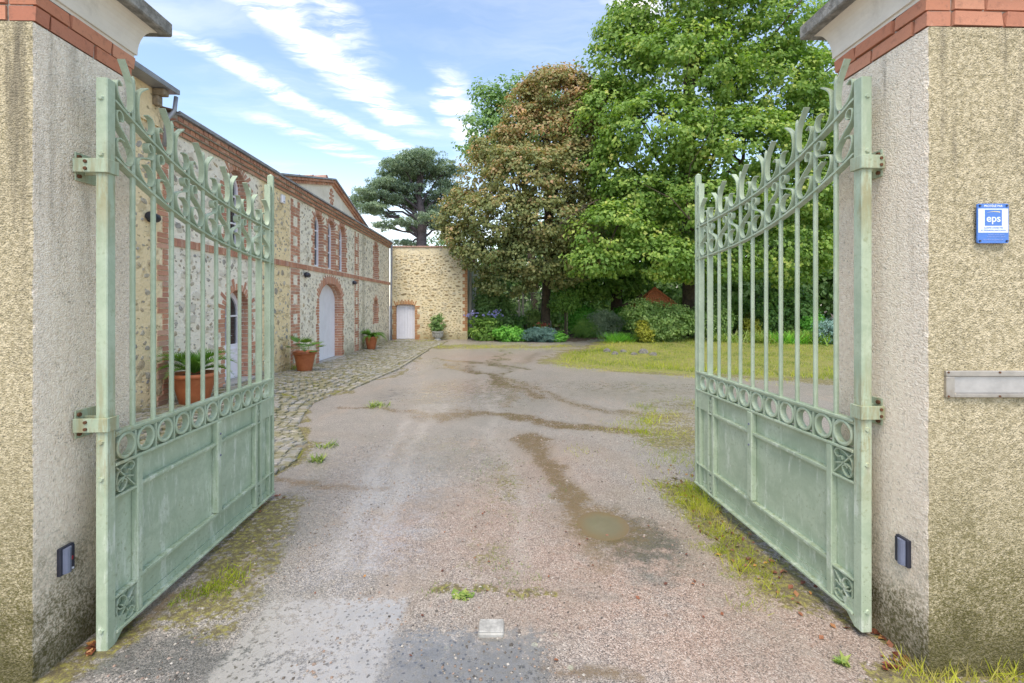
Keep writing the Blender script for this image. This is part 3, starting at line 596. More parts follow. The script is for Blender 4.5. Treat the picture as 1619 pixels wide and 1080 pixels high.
# ------------------------------------------------------------------ gate pillars
units_b = block_set('brick', M['brick'], 6, jit=0.025, taper=0.02)
units_bp = block_set('brick', M['brick_pillar'], 6, jit=0.02, taper=0.012)
units_bo = block_set('brick', M['brick_old'], 6, jit=0.025, taper=0.02)
PD = 0.555; PWID = 0.72                                   # depth and width of a pillar
def pillar(side, corner, slope, label):
    """side -1 left / +1 right. local: +x away from the drive is side*x ; y away from the street"""
    ang = -math.atan(slope)
    root = thing('gate_pillar', label, 'gate pillar', (corner[0], corner[1], 0), ang, 'gate pillars')
    s = side; zb = 2.787
    f = MB()                                              # shaft: inner face white cast, street face weathered cast
    x1 = s*PWID
    NZ = 150; rj = np.random.default_rng(40+s); jx = rj.normal(size=(NZ+1, 2))*0.0022; jx[1:] = (jx[1:]+jx[:-1])*0.7; jx = np.abs(jx)*np.array([s, 1.0])
    zz_ = [-0.3+(zb+0.3)*k/NZ for k in range(NZ+1)]; jx[rj.integers(5, NZ-4, 5)] *= 2.2
    corner_v = [(jx[k, 0], jx[k, 1], zz_[k]) for k in range(NZ+1)]
    f.add(corner_v+[(0, 0.02, z_) for z_ in zz_], [(k, NZ+1+k, NZ+2+k, k+1) for k in range(NZ)], 0)
    f.add(corner_v+[(s*0.02, 0.0, z_) for z_ in zz_], [(k, k+1, NZ+2+k, NZ+1+k) for k in range(NZ)], 1)
    f.add([(0, 0.02, -0.3), (0, PD, -0.3), (0, PD, zb), (0, 0.02, zb)], [(0, 1, 2, 3)], 0)
    f.add([(0, PD, -0.3), (x1, PD, -0.3), (x1, PD, zb), (0, PD, zb)], [(0, 1, 2, 3)], 0)
    # street face squared to the street, not to the jamb
    ca = 0.0
    f.add([(s*0.02, 0, -0.3), (x1, 0, -0.3), (x1, 0, zb), (s*0.02, 0, zb)], [(0, 1, 2, 3)], 1)
    f.add([(x1, x1*0.0, -0.3), (x1, PD, -0.3), (x1, PD, zb), (x1, x1*0.0, zb)], [(0, 1, 2, 3)], 1)
    f.build('shaft', [M['cast_white'], M['cast_yellow']], root)
    # mortar core behind the two brick courses
    g = MB(); e = 0.012
    g.box(s*e, x1-s*e, e+0.0, PD-e, zb, zb+0.142); g.build('mortar_bed', M['mortar_grey'], root)
    br = []
    for c in range(2):
        z = zb+0.006+0.032+c*0.070; 
        # inner face course
        off = -0.16 if c == 0 else -0.06
        u = off
        while u < PD:
            a, bb = max(u, 0), min(u+0.232, PD)
            if bb-a > 0.03:
                br.append(dict(m=Matrix.Translation((s*0.05, (a+bb)/2, z))@Matrix.Rotation(-s*math.pi/2, 4, 'Y')@Matrix.Diagonal((0.062, (bb-a)-0.010, 0.104, 1)), y=0, v=rr.randrange(6)))
            u += 0.232
        u = 0.104 if c == 0 else 0.02
        while u < PWID:
            a, bb = max(u, 0.106), min(u+0.232, PWID)
            if bb-a > 0.03:
                br.append(dict(m=Matrix.Translation((s*(a+bb)/2, 0.05+s*(a+bb)/2*0.0, z))@Matrix.Rotation(math.pi/2, 4, 'X')@Matrix.Diagonal(((bb-a)-0.010, 0.062, 0.104, 1)), y=0, v=rr.randrange(6)))
            u += 0.232
    place_blocks('brick', br, units_bp, root)
    # cove: the moulding sweeps out to carry the slab
    prof = [(0.0, 0.0)]+[(0.055-0.055*math.cos(a)**0.9 if a < 1.57 else 0.055, 0.20*math.sin(a)**1.15) for a in [k*math.pi/2/7 for k in range(1, 8)]]
    prof = [(-0.004, 0.142), (-0.004, 0.158)]+[(0.006+0.062*(1-math.cos(k/8*math.pi/2)), 0.160+0.160*math.sin(k/8*math.pi/2)) for k in range(9)]
    vs = []; 
    for o_, z_ in prof:
        vs += [(-s*o_, -o_, zb+z_), (s*(PWID+o_), -o_, zb+z_), (s*(PWID+o_), PD+o_, zb+z_), (-s*o_, PD+o_, zb+z_)]
    fs = [(i*4+k, i*4+(k+1) % 4, (i+1)*4+(k+1) % 4, (i+1)*4+k) for i in range(len(prof)-1) for k in range(4)]
    mesh = MB().add(vs, fs); mesh.build('cove_moulding', M['cove'], root)
    o_ = 0.118; sl = MB(); sl.box(-s*o_, s*(PWID+o_), -o_, PD+o_, zb+0.322, zb+0.402, bev=0.008)
    sl.build('capping_slab', M['slab'], root)
    return root
PL = pillar(-1, (-2.017, 1.93), 0.041, 'rendered gate pillar with brick band behind the left gate leaf')
PL.rotation_euler.z = math.atan(0.041)
for o in PL.children:
    pass
PR = pillar(1, (1.785, 1.965), 0.027, 'rendered gate pillar carrying the blue sign and metal letter box')
PR.rotation_euler.z = math.atan(0.027)

# ------------------------------------------------------------------ gate leaves
TOP = [(0.0, 2.568), (0.12, 2.515), (0.25, 2.455), (0.40, 2.398), (0.55, 2.352), (0.68, 2.320), (0.85, 2.288), (1.01, 2.264), (1.25, 2.236), (1.60, 2.208)]
def ztop(u): return float(np.interp(u, [a for a, _ in TOP], [b_ for _, b_ in TOP]))
tz = np.polyfit([a for a, _ in TOP], [b_ for _, b_ in TOP], 4)
def ztop(u): return float(np.polyval(tz, u))
GAP = 0.268
def leaf(side, hinge, slope, L, zo, label, pd):
    ang = math.atan(slope) if side < 0 else math.atan(slope)
    root = thing('gate_leaf', label, 'gate leaf', (hinge[0], hinge[1], 0), ang, 'open gate leaves')
    n = -side                                   # direction in x toward the drive
    k = L/1.60; G = M['gate']
    def B(mb, a0, a1, u0, u1, z0, z1, bev=0.0): mb.box(n*a0, n*a1, u0*k, u1*k, z0+zo, z1+zo, bev=bev)
    # hinge post
    q = MB(); B(q, -0.052, 0.0, -0.05, 0.0, 0.0, 2.655, 0.004)
    q.build('hinge_post', G, root)
    q = MB(); q.add([(n*-0.045, 0.0, zo+0.0), (n*-0.005, 0.0, zo+0.0), (n*-0.005, 0.0, zo+0.13), (n*-0.045, 0.0, zo+0.13), (n*-0.045, 0.075, zo+0.10), (n*-0.005, 0.075, zo+0.10), (n*-0.045, 0.045, zo+0.04), (n*-0.005, 0.045, zo+0.04)],
                 [(0, 1, 7, 6), (6, 7, 5, 4), (3, 4, 5, 2), (1, 2, 5, 7), (0, 6, 4, 3), (0, 3, 2, 1)]); q.build('gusset', G, root)
    for z in (2.56, 2.30, 0.97, 0.80, 0.10):
        q = MB(); q.tube([(n*-0.026, -0.050, z+zo), (n*-0.026, -0.058, z+zo)], [0.015, 0.010], 6); q.build('bolt', G, root)
    # brackets: plate screwed on the pillar, clamp round the post
    for z in (2.245, 1.05):
        q = MB(); B(q, -pd, -pd+0.007, -0.045, 0.070, z-0.065, z+0.065, 0.002); B(q, -pd+0.007, 0.006, -0.062, -0.050, z-0.032, z+0.032, 0.002)
        B(q, -pd+0.007, 0.006, 0.0, 0.008, z-0.032, z+0.032, 0.002); B(q, 0.0, 0.010, -0.060, 0.008, z-0.032, z+0.032, 0.002)
        h = q.build('hinge_bracket', G, root)
        for dz in (-0.045, 0.045): 
            r_ = MB(); r_.tube([(n*(-pd+0.007), -0.030, z+zo+dz), (n*(-pd+0.016), -0.030, z+zo+dz)], 0.010, 6); r_.build('bolt', M['rustbolt'], h)
        for dz in (-0.016, 0.016):
            r_ = MB(); r_.tube([(n*-0.085, -0.062, z+zo+dz), (n*-0.085, -0.069, z+zo+dz)], 0.008, 6); r_.build('bolt', M['rustbolt'], h)
    us = [0.125+0.1405*i for i in range(11)]; zr0, zr1 = 0.855, 0.990
    # upright bars
    for i, u in enumerate(us):
        u *= k; zt = ztop(us[i])+ (0.235 if i % 2 == 0 else 0.075)
        q = MB()
        if i < 9:
            q.tube([(n*-0.018, u, zr1+0.004+zo), (n*-0.018, u, ztop(us[i])-GAP+zo)], 0.0122, 8)
            q.tube([(n*-0.018, u, ztop(us[i])-GAP+0.0+zo), (n*-0.018, u, zt-0.02+zo), (n*-0.018, u, zt+zo)], [0.0115, 0.0105, 0.004], 8)
        else:
            q.box(n*-0.044, n*0.002, u-0.007, u+0.007, zr1+0.004+zo, zt+(0.04 if i == 9 else 0.12)+zo, bev=0.002)
        q.build('bar', G, root, smooth=False)
    q = MB(); B(q, -0.048, 0.0, 1.578, 1.602, 0.055, 2.655, 0.003)
    q.add([(n*-0.048, 1.578*k, zo+2.655), (n*0.0, 1.578*k, zo+2.655), (n*0.0, 1.602*k, zo+2.655), (n*-0.048, 1.602*k, zo+2.655), (n*-0.024, 1.59*k, zo+2.672)], [(0, 1, 4), (1, 2, 4), (2, 3, 4), (3, 0, 4)])
    q.build('end_stile', G, root)
    # ring course with its two rails
    q = MB(); B(q, -0.040, 0.004, 0.0, 1.578, zr1, zr1+0.014, 0.002); B(q, -0.014, -0.006, 0.0, 1.578, zr1-0.012, zr1); q.build('rail', G, root)
    q = MB(); B(q, -0.040, 0.004, 0.0, 1.578, zr0-0.014, zr0, 0.002); q.build('rail', G, root)
    cells = [0.0]+us; 
    for i in range(11):
        c = ((cells[i]+cells[i+1])/2 if i else 0.068); R = 0.0625; ri = 0.047; N = 28; vs = []
        for kk in range(N):
            th = 2*math.pi*kk/N; cy, sz = math.cos(th), math.sin(th)
            for (xx, rr_) in ((n*-0.034, R), (n*-0.002, R), (n*0.001, (R+ri)/2), (n*-0.002, ri), (n*-0.034, ri)):
                vs.append((xx, c*k+cy*rr_*min(k, 1.03), (zr0+zr1)/2+zo+sz*rr_*1.04))
        fs = [(kk*5+j, kk*5+(j+1) % 5, ((kk+1) % N)*5+(j+1) % 5, ((kk+1) % N)*5+j) for kk in range(N) for j in range(5)]
        MB().add(vs, fs).build('ring', G, root)
        if i < 10:
            q = MB(); B(q, -0.030, -0.002, (us[i]-0.006), (us[i]+0.006), zr0, zr1-0.012); q.build('spacer', G, root)
    # curved rails
    for dz in (0.0, -GAP):
        q = MB(); path = [(u*k, ztop(u)+dz+zo) for u in np.linspace(0, 1.58, 25)]; q.strip(path, 0.011, n*-0.038, n*0.000); q.build('curved_rail', G, root)
    # scrolls between the curved rails and the plumes above
    S_ = [(.24, .76), (.36, .79), (.38, .88), (.26, .935), (.10, .90), (.03, .80), (.12, .66), (.34, .60), (.60, .53), (.88, .42), (.97, .29), (.87, .14), (.68, .05), (.44, .02), (.20, .08), (.07, .19), (.06, .30), (.17, .40), (.45, .44)]
    U_ = [(.38, .106), (.15, .108), (.03, .080), (.08, .045), (.26, .018), (.54, .006), (.80, .020), (.95, .058), (.965, .110), (.90, .160), (.74, .195), (.42, .240)]
    for i in range(11):
        u0 = cells[i]+(0.013 if i else 0.004); u1 = cells[i+1]-0.013
        if i == 10: u1 = cells[i+1]-0.008
        flip = i % 2 == 1
        def mapU(a): a = 1-a if flip else a; return u0+(u1-u0)*a
        path = []
        for a, b_ in catmull(S_, 4):
            u = mapU(a); lo = ztop(u)-GAP+0.008; hi = ztop(u)-0.010; path.append((u*k, lo+(hi-lo)*b_+zo))
        MB().strip(path, 0.006, n*-0.031, n*0.001).build('scroll', G, root, smooth=False)
        path = []; cm = catmull(U_, 5); wd = []
        sc = 1.0 if i < 9 else 0.85
        for j, (a, b_) in enumerate(cm):
            u = mapU(a); path.append((u*k, ztop(u)+0.006+b_*sc+zo)); f_ = j/len(cm); wd.append(0.72+0.28*min(1, f_*6)+max(0, f_-0.8)*0.5)
        MB().strip(path, 0.006, n*-0.031, n*0.001, wd).build('plume', G, root, smooth=False)
    # last cell between the wide bar and the end stile
    for nm, zz, hh in (('scroll', None, None), ('plume', None, None)):
        path = []
        for a, b_ in catmull(S_ if nm == 'scroll' else [(.15, .30), (.6, .31), (.95, .27), (.6, .24), (.85, .16), (.95, .08), (.5, .005), (.08, .06), (.2, .14), (.6, .15)], 4):
            u = 1.538+(1.575-1.538)*a
            z = (ztop(u)-GAP+0.008+(GAP-0.018)*b_) if nm == 'scroll' else ztop(u)+0.008+b_*1.1
            path.append((u*k, z+zo))
        MB().strip(path, 0.005, n*-0.036, n*-0.002).build(nm, G, root)
    # lower panel
    q = MB(); B(q, -0.036, -0.030, 0.0, 1.578, 0.075, zr0-0.014); q.build('sheet_panel', G, root)
    q = MB(); B(q, -0.046, 0.008, 0.0, 1.600, 0.052, 0.066, 0.002); B(q, -0.030, -0.022, 0.0, 1.578, 0.066, 0.100); q.build('bottom_rail', G, root)
    for u0, u1, z in ((0.165, 0.80, 0.700), (0.85, 1.30, 0.700), (0.165, 1.30, 0.238)):
        q = MB(); B(q, -0.030, 0.001, u0-0.03, u1+0.02, z-0.009, z+0.009, 0.002); B(q, -0.030, -0.016, u0-0.03, u1+0.02, z-0.024, z-0.009); q.build('panel_rail', G, root)
    for u0, u1 in ((0.132, 0.166), (1.296, 1.326)):
        q = MB(); B(q, -0.0305, 0.003, u0, u1, 0.066, zr0-0.014, 0.003); q.build('panel_stile', G, root)
    q = MB(); B(q, -0.030, 0.010, 0.800, 0.850, 0.250, zr0-0.014, 0.004)
    st_ = q.build('panel_stile', G, root)
    for z in (0.62, 0.76): 
        r_ = MB(); r_.tube([(n*0.009, 0.825*k, z+zo), (n*0.015, 0.825*k, z+zo)], 0.007, 6); r_.build('bolt', M['bluegrey'], st_)
    for u in (1.39, 1.53):
        q = MB(); B(q, -0.0302, -0.002, u-0.012, u+0.012, 0.066, zr0-0.014, 0.002); q.build('panel_stile', G, root)
    # corner squares: short rails and a double scroll in each
    D_ = [(.92, .92), (.60, .62), (.30, .30), (.08, .08)]
    for (ua, ub) in ((0.0, 0.132), (1.326, 1.380)):
        for z0, z1 in ((0.700, zr0-0.014), (0.066, 0.215)):
            zr = z0-0.012 if z0 > 0.5 else z1
            q = MB(); B(q, -0.030, 0.0, ua, ub, zr, zr+0.012, 0.002); q.build('panel_rail', G, root)
            w_ = ub-ua; h_ = z1-z0; q = MB()
            def P2(pts): return [((ua+0.006+(w_-0.012)*a)*k, z0+0.004+(h_-0.008)*b_+zo) for a, b_ in catmull(pts, 5)]
            fl = z0 < 0.5
            def fx(pts): return [(a, 1-b_) for a, b_ in pts] if fl else pts
            q.strip(P2(fx([(.04, .95), (.5, .5), (.96, .05)])), 0.006, n*-0.026, n*-0.004)
            q.strip(P2(fx([(.55, .60), (.62, .72), (.80, .66), (.95, .80), (.80, .97), (.45, .93), (.12, .72), (.04, .40), (.14, .10)])), 0.006, n*-0.026, n*-0.004)
            q.strip(P2(fx([(.30, .35), (.40, .45), (.55, .32), (.42, .10), (.18, .06), (.05, .25), (.20, .45), (.55, .50), (.90, .40)])), 0.006, n*-0.026, n*-0.004)
            q.build('corner_scroll', G, root)
    q = MB(); B(q, -0.030, -0.004, 1.400, 1.580, 0.70, zr0-0.014, 0.001); q.build('lock_plate', G, root)
    q = MB(); B(q, -0.030, 0.0, 1.326, 1.580, 0.225, 0.237, 0.002); q.build('panel_rail', G, root)
    return root
leaf(-1, (-1.870, 2.165), 0.0535, 1.61, -0.01, 'pale green wrought iron gate leaf hung on the left pillar', 0.150)
leaf(1, (1.663, 2.235), 0.067, 1.66, 0.03, 'pale green wrought iron gate leaf hung on the pillar with the sign', 0.112)

# ------------------------------------------------------------------ things on the pillars
def photocell(xf, y, z, side, label, red):
    r = thing('photocell', label, 'gate sensor', (xf(y), y, z), 0, 'gate photocells'); n = -side
    q = MB(); q.box(n*-0.002, n*0.016, -0.034, 0.034, -0.062, 0.062, bev=0.003); q.build('back_plate', M['black'], r)
    q = MB(); vs = []
    for zz in (-0.056, 0.056):
        for k in range(7):
            a = math.pi*k/6; vs.append((n*(0.016+0.016*math.sin(a)), -0.008-0.018*math.cos(a)+ (0.004), zz))
    fs = [(k, k+1, 8+k, 7+k) for k in range(6)]+[tuple(range(6, -1, -1)), tuple(range(7, 14))]
    q.add(vs, fs); q.build('lens_cover', M['bluegrey'], r)
    q = MB(); q.box(n*0.016, n*0.022, 0.018, 0.030, -0.056, 0.056, bev=0.002); q.build('side_rib', M['black'], r)
    if red: q = MB(); q.box(n*0.016, n*0.0245, 0.0, 0.020, -0.008, 0.008, bev=0.001); q.build('indicator', M['red_led'], r)
    q = MB(); q.tube([(n*0.016, -0.014 if side > 0 else 0.020, -0.048), (n*0.0235, -0.014 if side > 0 else 0.020, -0.048)], 0.005, 8); q.build('screw', M['white'], r)
photocell(lambda y: -2.017-0.041*(y-1.93), 2.07, 0.445, -1, 'black photocell with a red spot on the left pillar', True)
photocell(lambda y: 1.785-0.027*(y-1.965), 2.08, 0.478, 1, 'black photocell low on the pillar with the sign', False)
def text(name, body, size, loc, parent, mat, rot=(math.pi/2, 0, 0), sx=1.0, bold=0.0):
    cu = bpy.data.curves.new(name, 'FONT'); cu.body = body; cu.size = size; cu.align_x = 'CENTER'; cu.align_y = 'CENTER'; cu.extrude = 0.0003; cu.offset = bold
    cu.materials.append(mat); tmp = bpy.data.objects.new('tmp', cu); COL.objects.link(tmp); bpy.context.view_layer.update()
    me = bpy.data.meshes.new_from_object(tmp.evaluated_get(bpy.context.evaluated_depsgraph_get())); me.name = name
    bpy.data.objects.remove(tmp); o = link(me, name, parent, loc, rot); o.scale = (sx, 1, 1); return o
# sign: 133 x 170 mm enamel plate
sx0, _, sz0 = at(1541, 323, 1.965); sx1, _, sz1 = at(1590, 385, 1.965)
SW, SH = sx1-sx0, sz0-sz1
sg = thing('alarm_sign', 'blue and white eps alarm sign screwed to the right pillar', 'sign', ((sx0+sx1)/2, 1.955, (sz0+sz1)/2))
def rrect(w_, h_, r, n=5):
    out = []
    for cx, cz, a0 in ((w_/2-r, h_/2-r, 0), (-w_/2+r, h_/2-r, 90), (-w_/2+r, -h_/2+r, 180), (w_/2-r, -h_/2+r, 270)):
        for k in range(n+1): a = math.radians(a0+90*k/n); out.append((cx+r*math.cos(a), cz+r*math.sin(a)))
    return out
def plate(w_, h_, r, y0, y1, cx=0, cz=0):
    o = rrect(w_, h_, r); N = len(o); vs = [(cx+a, y0, cz+b_) for a, b_ in o]+[(cx+a, y1, cz+b_) for a, b_ in o]
    return MB().add(vs, [tuple(range(N)), tuple(range(2*N-1, N-1, -1))]+[(k, N+k, N+(k+1) % N, (k+1) % N) for k in range(N)])
plate(SW, SH, 0.007, 0.004, -0.002).build('plate', M['sign_blue'], sg)
q = MB(); q.box(-SW/2+0.003, SW/2-0.003, -0.0028, -0.002, SH*-0.235, SH*0.375); q.build('white_field', M['sign_white'], sg)
q = MB(); q.box(-0.036, 0.036, -0.0036, -0.0028, -0.010, 0.058); q.build('logo_square', M['sign_blue'], sg)
text('lettering', 'eps', 0.044, (0, -0.0040, 0.020), sg, M['sign_white'], sx=1.02, bold=0.0006)
text('lettering', 'PROTÉGÉ PAR', 0.0125, (0, -0.0026, SH*0.437), sg, M['sign_white'], bold=0.0003)
text('lettering', 'ALARME CONNECTÉE', 0.0082, (0, -0.0032, -0.0195), sg, M['sign_blue'])
text('lettering', 'ET TÉLÉSURVEILLANCE 24H/24', 0.0078, (0, -0.0032, -0.0300), sg, M['sign_blue'])
text('lettering', 'Intervention sur alarme', 0.0072, (0.012, -0.0026, -0.0480), sg, M['sign_pale'])
text('lettering', 'et appel des secours 24h/24', 0.0068, (0.012, -0.0026, -0.0570), sg, M['sign_pale'])
text('lettering', 'Surveillance professionnelle', 0.0075, (0, -0.0026, -0.0690), sg, M['sign_pale'])
arc = [(-0.028+0.056*k/10, 0.040+0.010*math.sin(math.pi*(0.15+0.6*k/10))) for k in range(11)]
q = MB(); N = len(arc); vs = [(a, -0.0040, z-0.0018*k/10) for k, (a, z) in enumerate(arc)]+[(a, -0.0040, z+0.0022*k/10+0.0004) for k, (a, z) in enumerate(arc)]
q.add(vs, [(k, k+1, N+k+1, N+k) for k in range(N-1)]); q.build('yellow_arc', M['sign_yellow'], sg)
for a in (-1, 1):
    for c_ in (-1, 1):
        q = MB(); q.tube([(a*(SW/2-0.009), -0.002, c_*(SH/2-0.009)), (a*(SW/2-0.009), -0.006, c_*(SH/2-0.009))], 0.004, 8); q.build('screw', M['black'], sg)
# letter box front
lx0, _, lz0 = at(1493, 586, 1.965); _, _, lz1 = at(1500, 628, 1.965)
lb = thing('letter_box', 'weathered metal letter slot set in the right pillar below the sign', 'letter box', (lx0, 1.965, (lz0+lz1)/2)); LW = 0.44; LH = lz0-lz1
q = MB(); q.box(0, LW, -0.012, 0.03, LH/2-0.024, LH/2, bev=0.003); q.box(0, 0.036, -0.012, 0.03, -LH/2, LH/2-0.0245, bev=0.003); q.box(0.0365, LW-0.0365, -0.012, 0.03, -LH/2, -LH/2+0.018, bev=0.003); q.box(LW-0.036, LW, -0.012, 0.03, -LH/2, LH/2-0.0245, bev=0.003)
q.build('surround', M['letterbox'], lb)
q = MB(); q.add([(0.038, 0.0, LH/2-0.026), (LW-0.038, 0.0, LH/2-0.026), (LW-0.038, -0.007, -LH/2+0.020), (0.038, -0.007, -LH/2+0.020)], [(0, 1, 2, 3)]); q.box(0.038, LW-0.038, 0.0, 0.02, -LH/2+0.02, LH/2-0.026); q.build('flap', M['letterbox_hi'], lb)
for a in (0.006, 0.225, LW-0.006):
    for c_ in (-1, 1): q = MB(); q.tube([(a, -0.012, c_*(LH/2-0.006)), (a, -0.015, c_*(LH/2-0.006))], 0.0045, 8); q.build('screw', M['rustbolt'], lb)
# gate stop in the middle of the drive
M['gate_stop_cap'] = simple('worn_white_paint', (0.36, 0.35, 0.32), 0.8, 0.3, 25, 0.4, dirt=((0.2, 0.18, 0.15), 0.7))
gx, gy = gp(777, 997); s_ = thing('gate_stop', 'small white topped concrete gate stop in the middle of the threshold', 'gate stop', (gx, gy, 0))
q = MB(); q.box(-0.062, 0.062, -0.05, 0.05, -0.02, 0.022, bev=0.008); q.build('block', M['concrete'], s_)
q = MB(); q.box(-0.058, 0.058, -0.045, 0.045, 0.0225, 0.027, bev=0.002); q.build('cap', M['gate_stop_cap'], s_)
# ------------------------------------------------------------------ stone house on the left
TH = math.atan(0.0407)
def sp(px): return 3299.0/(780.0-px)                 # distance along the front seen under column px
def zp(px, py): return H+(HY-py)*sp(px)/F
def arch_pts(s0, s1, zs, b, pw=2.0, n=14):
    c, a = (s0+s1)/2, (s1-s0)/2; out = []
    for k in range(n+1):
        th = math.pi*k/n; x = math.cos(th); out.append((c+a*x, zs+b*(max(0, 1-abs(x)**pw))**(1/2.0 if pw == 2 else 0.80)))
    return out                                        # from s1 side over the top to s0
def opening_poly(o):
    s0, s1, z0, zs, b, pw = o[:6]
    return [(s0, z0), (s1, z0)]+(arch_pts(s0, s1, zs, b, pw) if b > 0 else [(s1, zs), (s0, zs)])
def holed(outer, holes):
    pts = []; edges = []
    for poly in [outer]+holes:
        o = len(pts); pts += [Vector(p) for p in poly]; edges += [(o+i, o+(i+1) % len(poly)) for i in range(len(poly))]
    v, e, f, *_ = delaunay_2d_cdt(pts, edges, [], 1, 1e-5)
    out = []
    for t_ in f:
        cx = sum(v[i].x for i in t_)/len(t_); cy = sum(v[i].y for i in t_)/len(t_)
        if not any(bool(inside(np.array(cx), np.array(cy), h)) for h in holes): out.append(tuple(t_))
    return [(p.x, p.y) for p in v], out
def open_bricks(o, out, depth, course=0.0745, tooth=(0.11, 0.22), vl=(0.13, 0.21), to3=lambda n, s, z: (n, s, z), jl=True, group=3):
    """jamb bricks and arch stones round an opening, each a block running into the reveal"""
    s0, s1, z0, zs, b, pw = o[:6]; n = int(round((zs-z0)/course)); c_ = (zs-z0)/n
    for side, e in ((-1, s0), (1, s1)):
        for k in range(n):
            wd = tooth[1] if (k//group) % 2 == 0 else tooth[0]
            z = z0+(k+0.5)*c_; segs = [(0.008, -min(0.11, depth)), (-0.118, -depth)] if k % 2 else [(0.008, -min(0.20, depth)), (-0.208, -depth)]
            for a0, a1 in segs:
                if a0-a1 < 0.02: continue
                wb = wd if a0 > 0 else 0.10; cs = e-side*0.006+side*wb/2; 
                out.append(((a0+a1)/2, cs, z, a0-a1, wb, c_-0.011, 0.0))
    if b > 0:
        ap = arch_pts(s0, s1, zs, b, pw, 60); L = [0]
        for p, q_ in zip(ap[:-1], ap[1:]): L.append(L[-1]+math.hypot(q_[0]-p[0], q_[1]-p[1]))
        m_ = max(5, int(L[-1]/0.068)); cm = ((s0+s1)/2, zs)
        for k in range(m_):
            u = (k+0.5)/m_*L[-1]; i = min(len(L)-2, int(np.searchsorted(L, u))-1); i = max(i, 0); f_ = (u-L[i])/(L[i+1]-L[i]+1e-9)
            p = (ap[i][0]+(ap[i+1][0]-ap[i][0])*f_, ap[i][1]+(ap[i+1][1]-ap[i][1])*f_)
            tx, tz_ = ap[i+1][0]-ap[i][0], ap[i+1][1]-ap[i][1]; l_ = math.hypot(tx, tz_); nx_, nz = tz_/l_, -tx/l_
            if nx_*(p[0]-cm[0])+nz*(p[1]-cm[1]) < 0: nx_, nz = -nx_, -nz
            nz = max(nz, 0.0) if abs(nx_) < .999 else nz
            for j, (a0, a1) in enumerate([(0.008, -0.11), (-0.118, -depth)]):
                if a0-a1 < 0.03: continue
                ln = (vl[1] if k % 2 == 0 else vl[0]) if j == 0 else 0.10
                cs, cz = p[0]+nx_*(ln/2-0.006), p[1]+nz*(ln/2-0.006)
                out.append(((a0+a1)/2, cs, cz, a0-a1, ln, L[-1]/m_-0.012, math.atan2(nz, nx_)))
    else:
        m_ = max(4, int((s1-s0+0.3)/0.07))
        for k in range(m_):
            cs = s0-0.15+(k+0.5)/m_*(s1-s0+0.3); ln = vl[1] if k % 3 != 1 else vl[0]
            out.append(((0.008-depth)/2, cs, zs+ln/2-0.006, 0.008+depth, ln, (s1-s0+0.3)/m_-0.012, math.pi/2))
def brick_blocks(specs):
    out = []
    for (n_, s_, z_, dn, ds, dz, a) in specs:
        # unit block: local x = along s (after rot), y = depth, z = height -> map: long axis s, thickness z, depth n. top face must look outwards (+n)
        R = Matrix.Rotation(a, 4, 'X'); base = Matrix(((0, 0, 1, 0), (1, 0, 0, 0), (0, 1, 0, 0), (0, 0, 0, 1)))   # local x->s, y->z, z->n
        out.append(dict(m=Matrix.Translation((n_, s_, z_))@R@base@Matrix.Diagonal((ds, dz, dn, 1)), y=s_, v=rr.randrange(6)))
    return out
def stone_mesh(seed, n=9):
    r = random.Random(seed); rad = [r.uniform(0.30, 0.52) for _ in range(n)]; vs = []
    for zz, k in ((-0.5, 1.02), (0.25, 0.92), (0.5, 0.55)):
        for i in range(n):
            a = 2*math.pi*i/n+r.uniform(-.12, .12); vs.append((rad[i]*k*math.cos(a), rad[i]*k*math.sin(a), zz+r.uniform(-.12, .12)*(zz > 0)))
    fs = [(j*n+i, j*n+(i+1) % n, (j+1)*n+(i+1) % n, (j+1)*n+i) for j in (0, 1) for i in range(n)]+[tuple(2*n+i for i in range(n))]
    return vs, fs
def stone_set(mat, n=8):
    u = [stone_mesh(500+i) for i in range(n)]; return u, [mesh_np('stone', v, f, [mat], smooth=False) for v, f in u]
base_ns = Matrix(((0, 0, 1, 0), (1, 0, 0, 0), (0, 1, 0, 0), (0, 0, 0, 1)))

house = thing('stone_house', 'long rubble stone house with red brick trim and central pediment on the left', 'house', (-4.55, 0, 0), TH)
S_END = 20.1; EAVE = 4.04
OP = dict(
    win_left=(7.84, 8.46, 2.56, 3.66, 0.30, 2.0), door_glass=(7.77, 8.57, 0.20, 1.42, 0.42, 2.0),
    w1=(11.66, 12.22, 2.56, 3.63, 0.29, 2.0), w2=(12.60, 13.16, 2.56, 3.63, 0.29, 2.0), w3=(13.52, 14.08, 2.56, 3.63, 0.29, 2.0),
    door=(11.98, 13.76, -0.02, 1.74, 0.42, 2.6), win_right=(17.50, 18.06, 2.56, 3.60, 0.28, 2.0), slit=(17.52, 18.02, 0.82, 1.50, 0.26, 2.0))
DEP = dict(win_left=0.21, door_glass=0.30, w1=0.165, w2=0.165, w3=0.165, door=0.22, win_right=0.20, slit=0.20)
outer = [(2.7, -0.3), (S_END, -0.3), (S_END, EAVE+0.15), (2.7, EAVE+0.15)]
hp = {k: opening_poly(o) for k, o in OP.items()}
pts, tris = holed(outer, list(hp.values()))
mb = MB(); mb.add([(0, s, z) for s, z in pts], tris)
for k, poly in hp.items():
    N = len(poly); d = DEP[k]+0.02
    mb.add([(0, s, z) for s, z in poly]+[(-d, s, z) for s, z in poly], [(i, (i+1) % N, N+(i+1) % N, N+i) for i in range(N)])
mb.add([(0, S_END, -0.3), (-7, S_END, -0.3), (-7, S_END, EAVE+.15), (0, S_END, EAVE+.15)], [(0, 1, 2, 3)])
mb.add([(-7, 2.7, -0.3), (-7, S_END, -0.3), (-7, S_END, EAVE+.15), (-7, 2.7, EAVE+.15)], [(0, 1, 2, 3)])
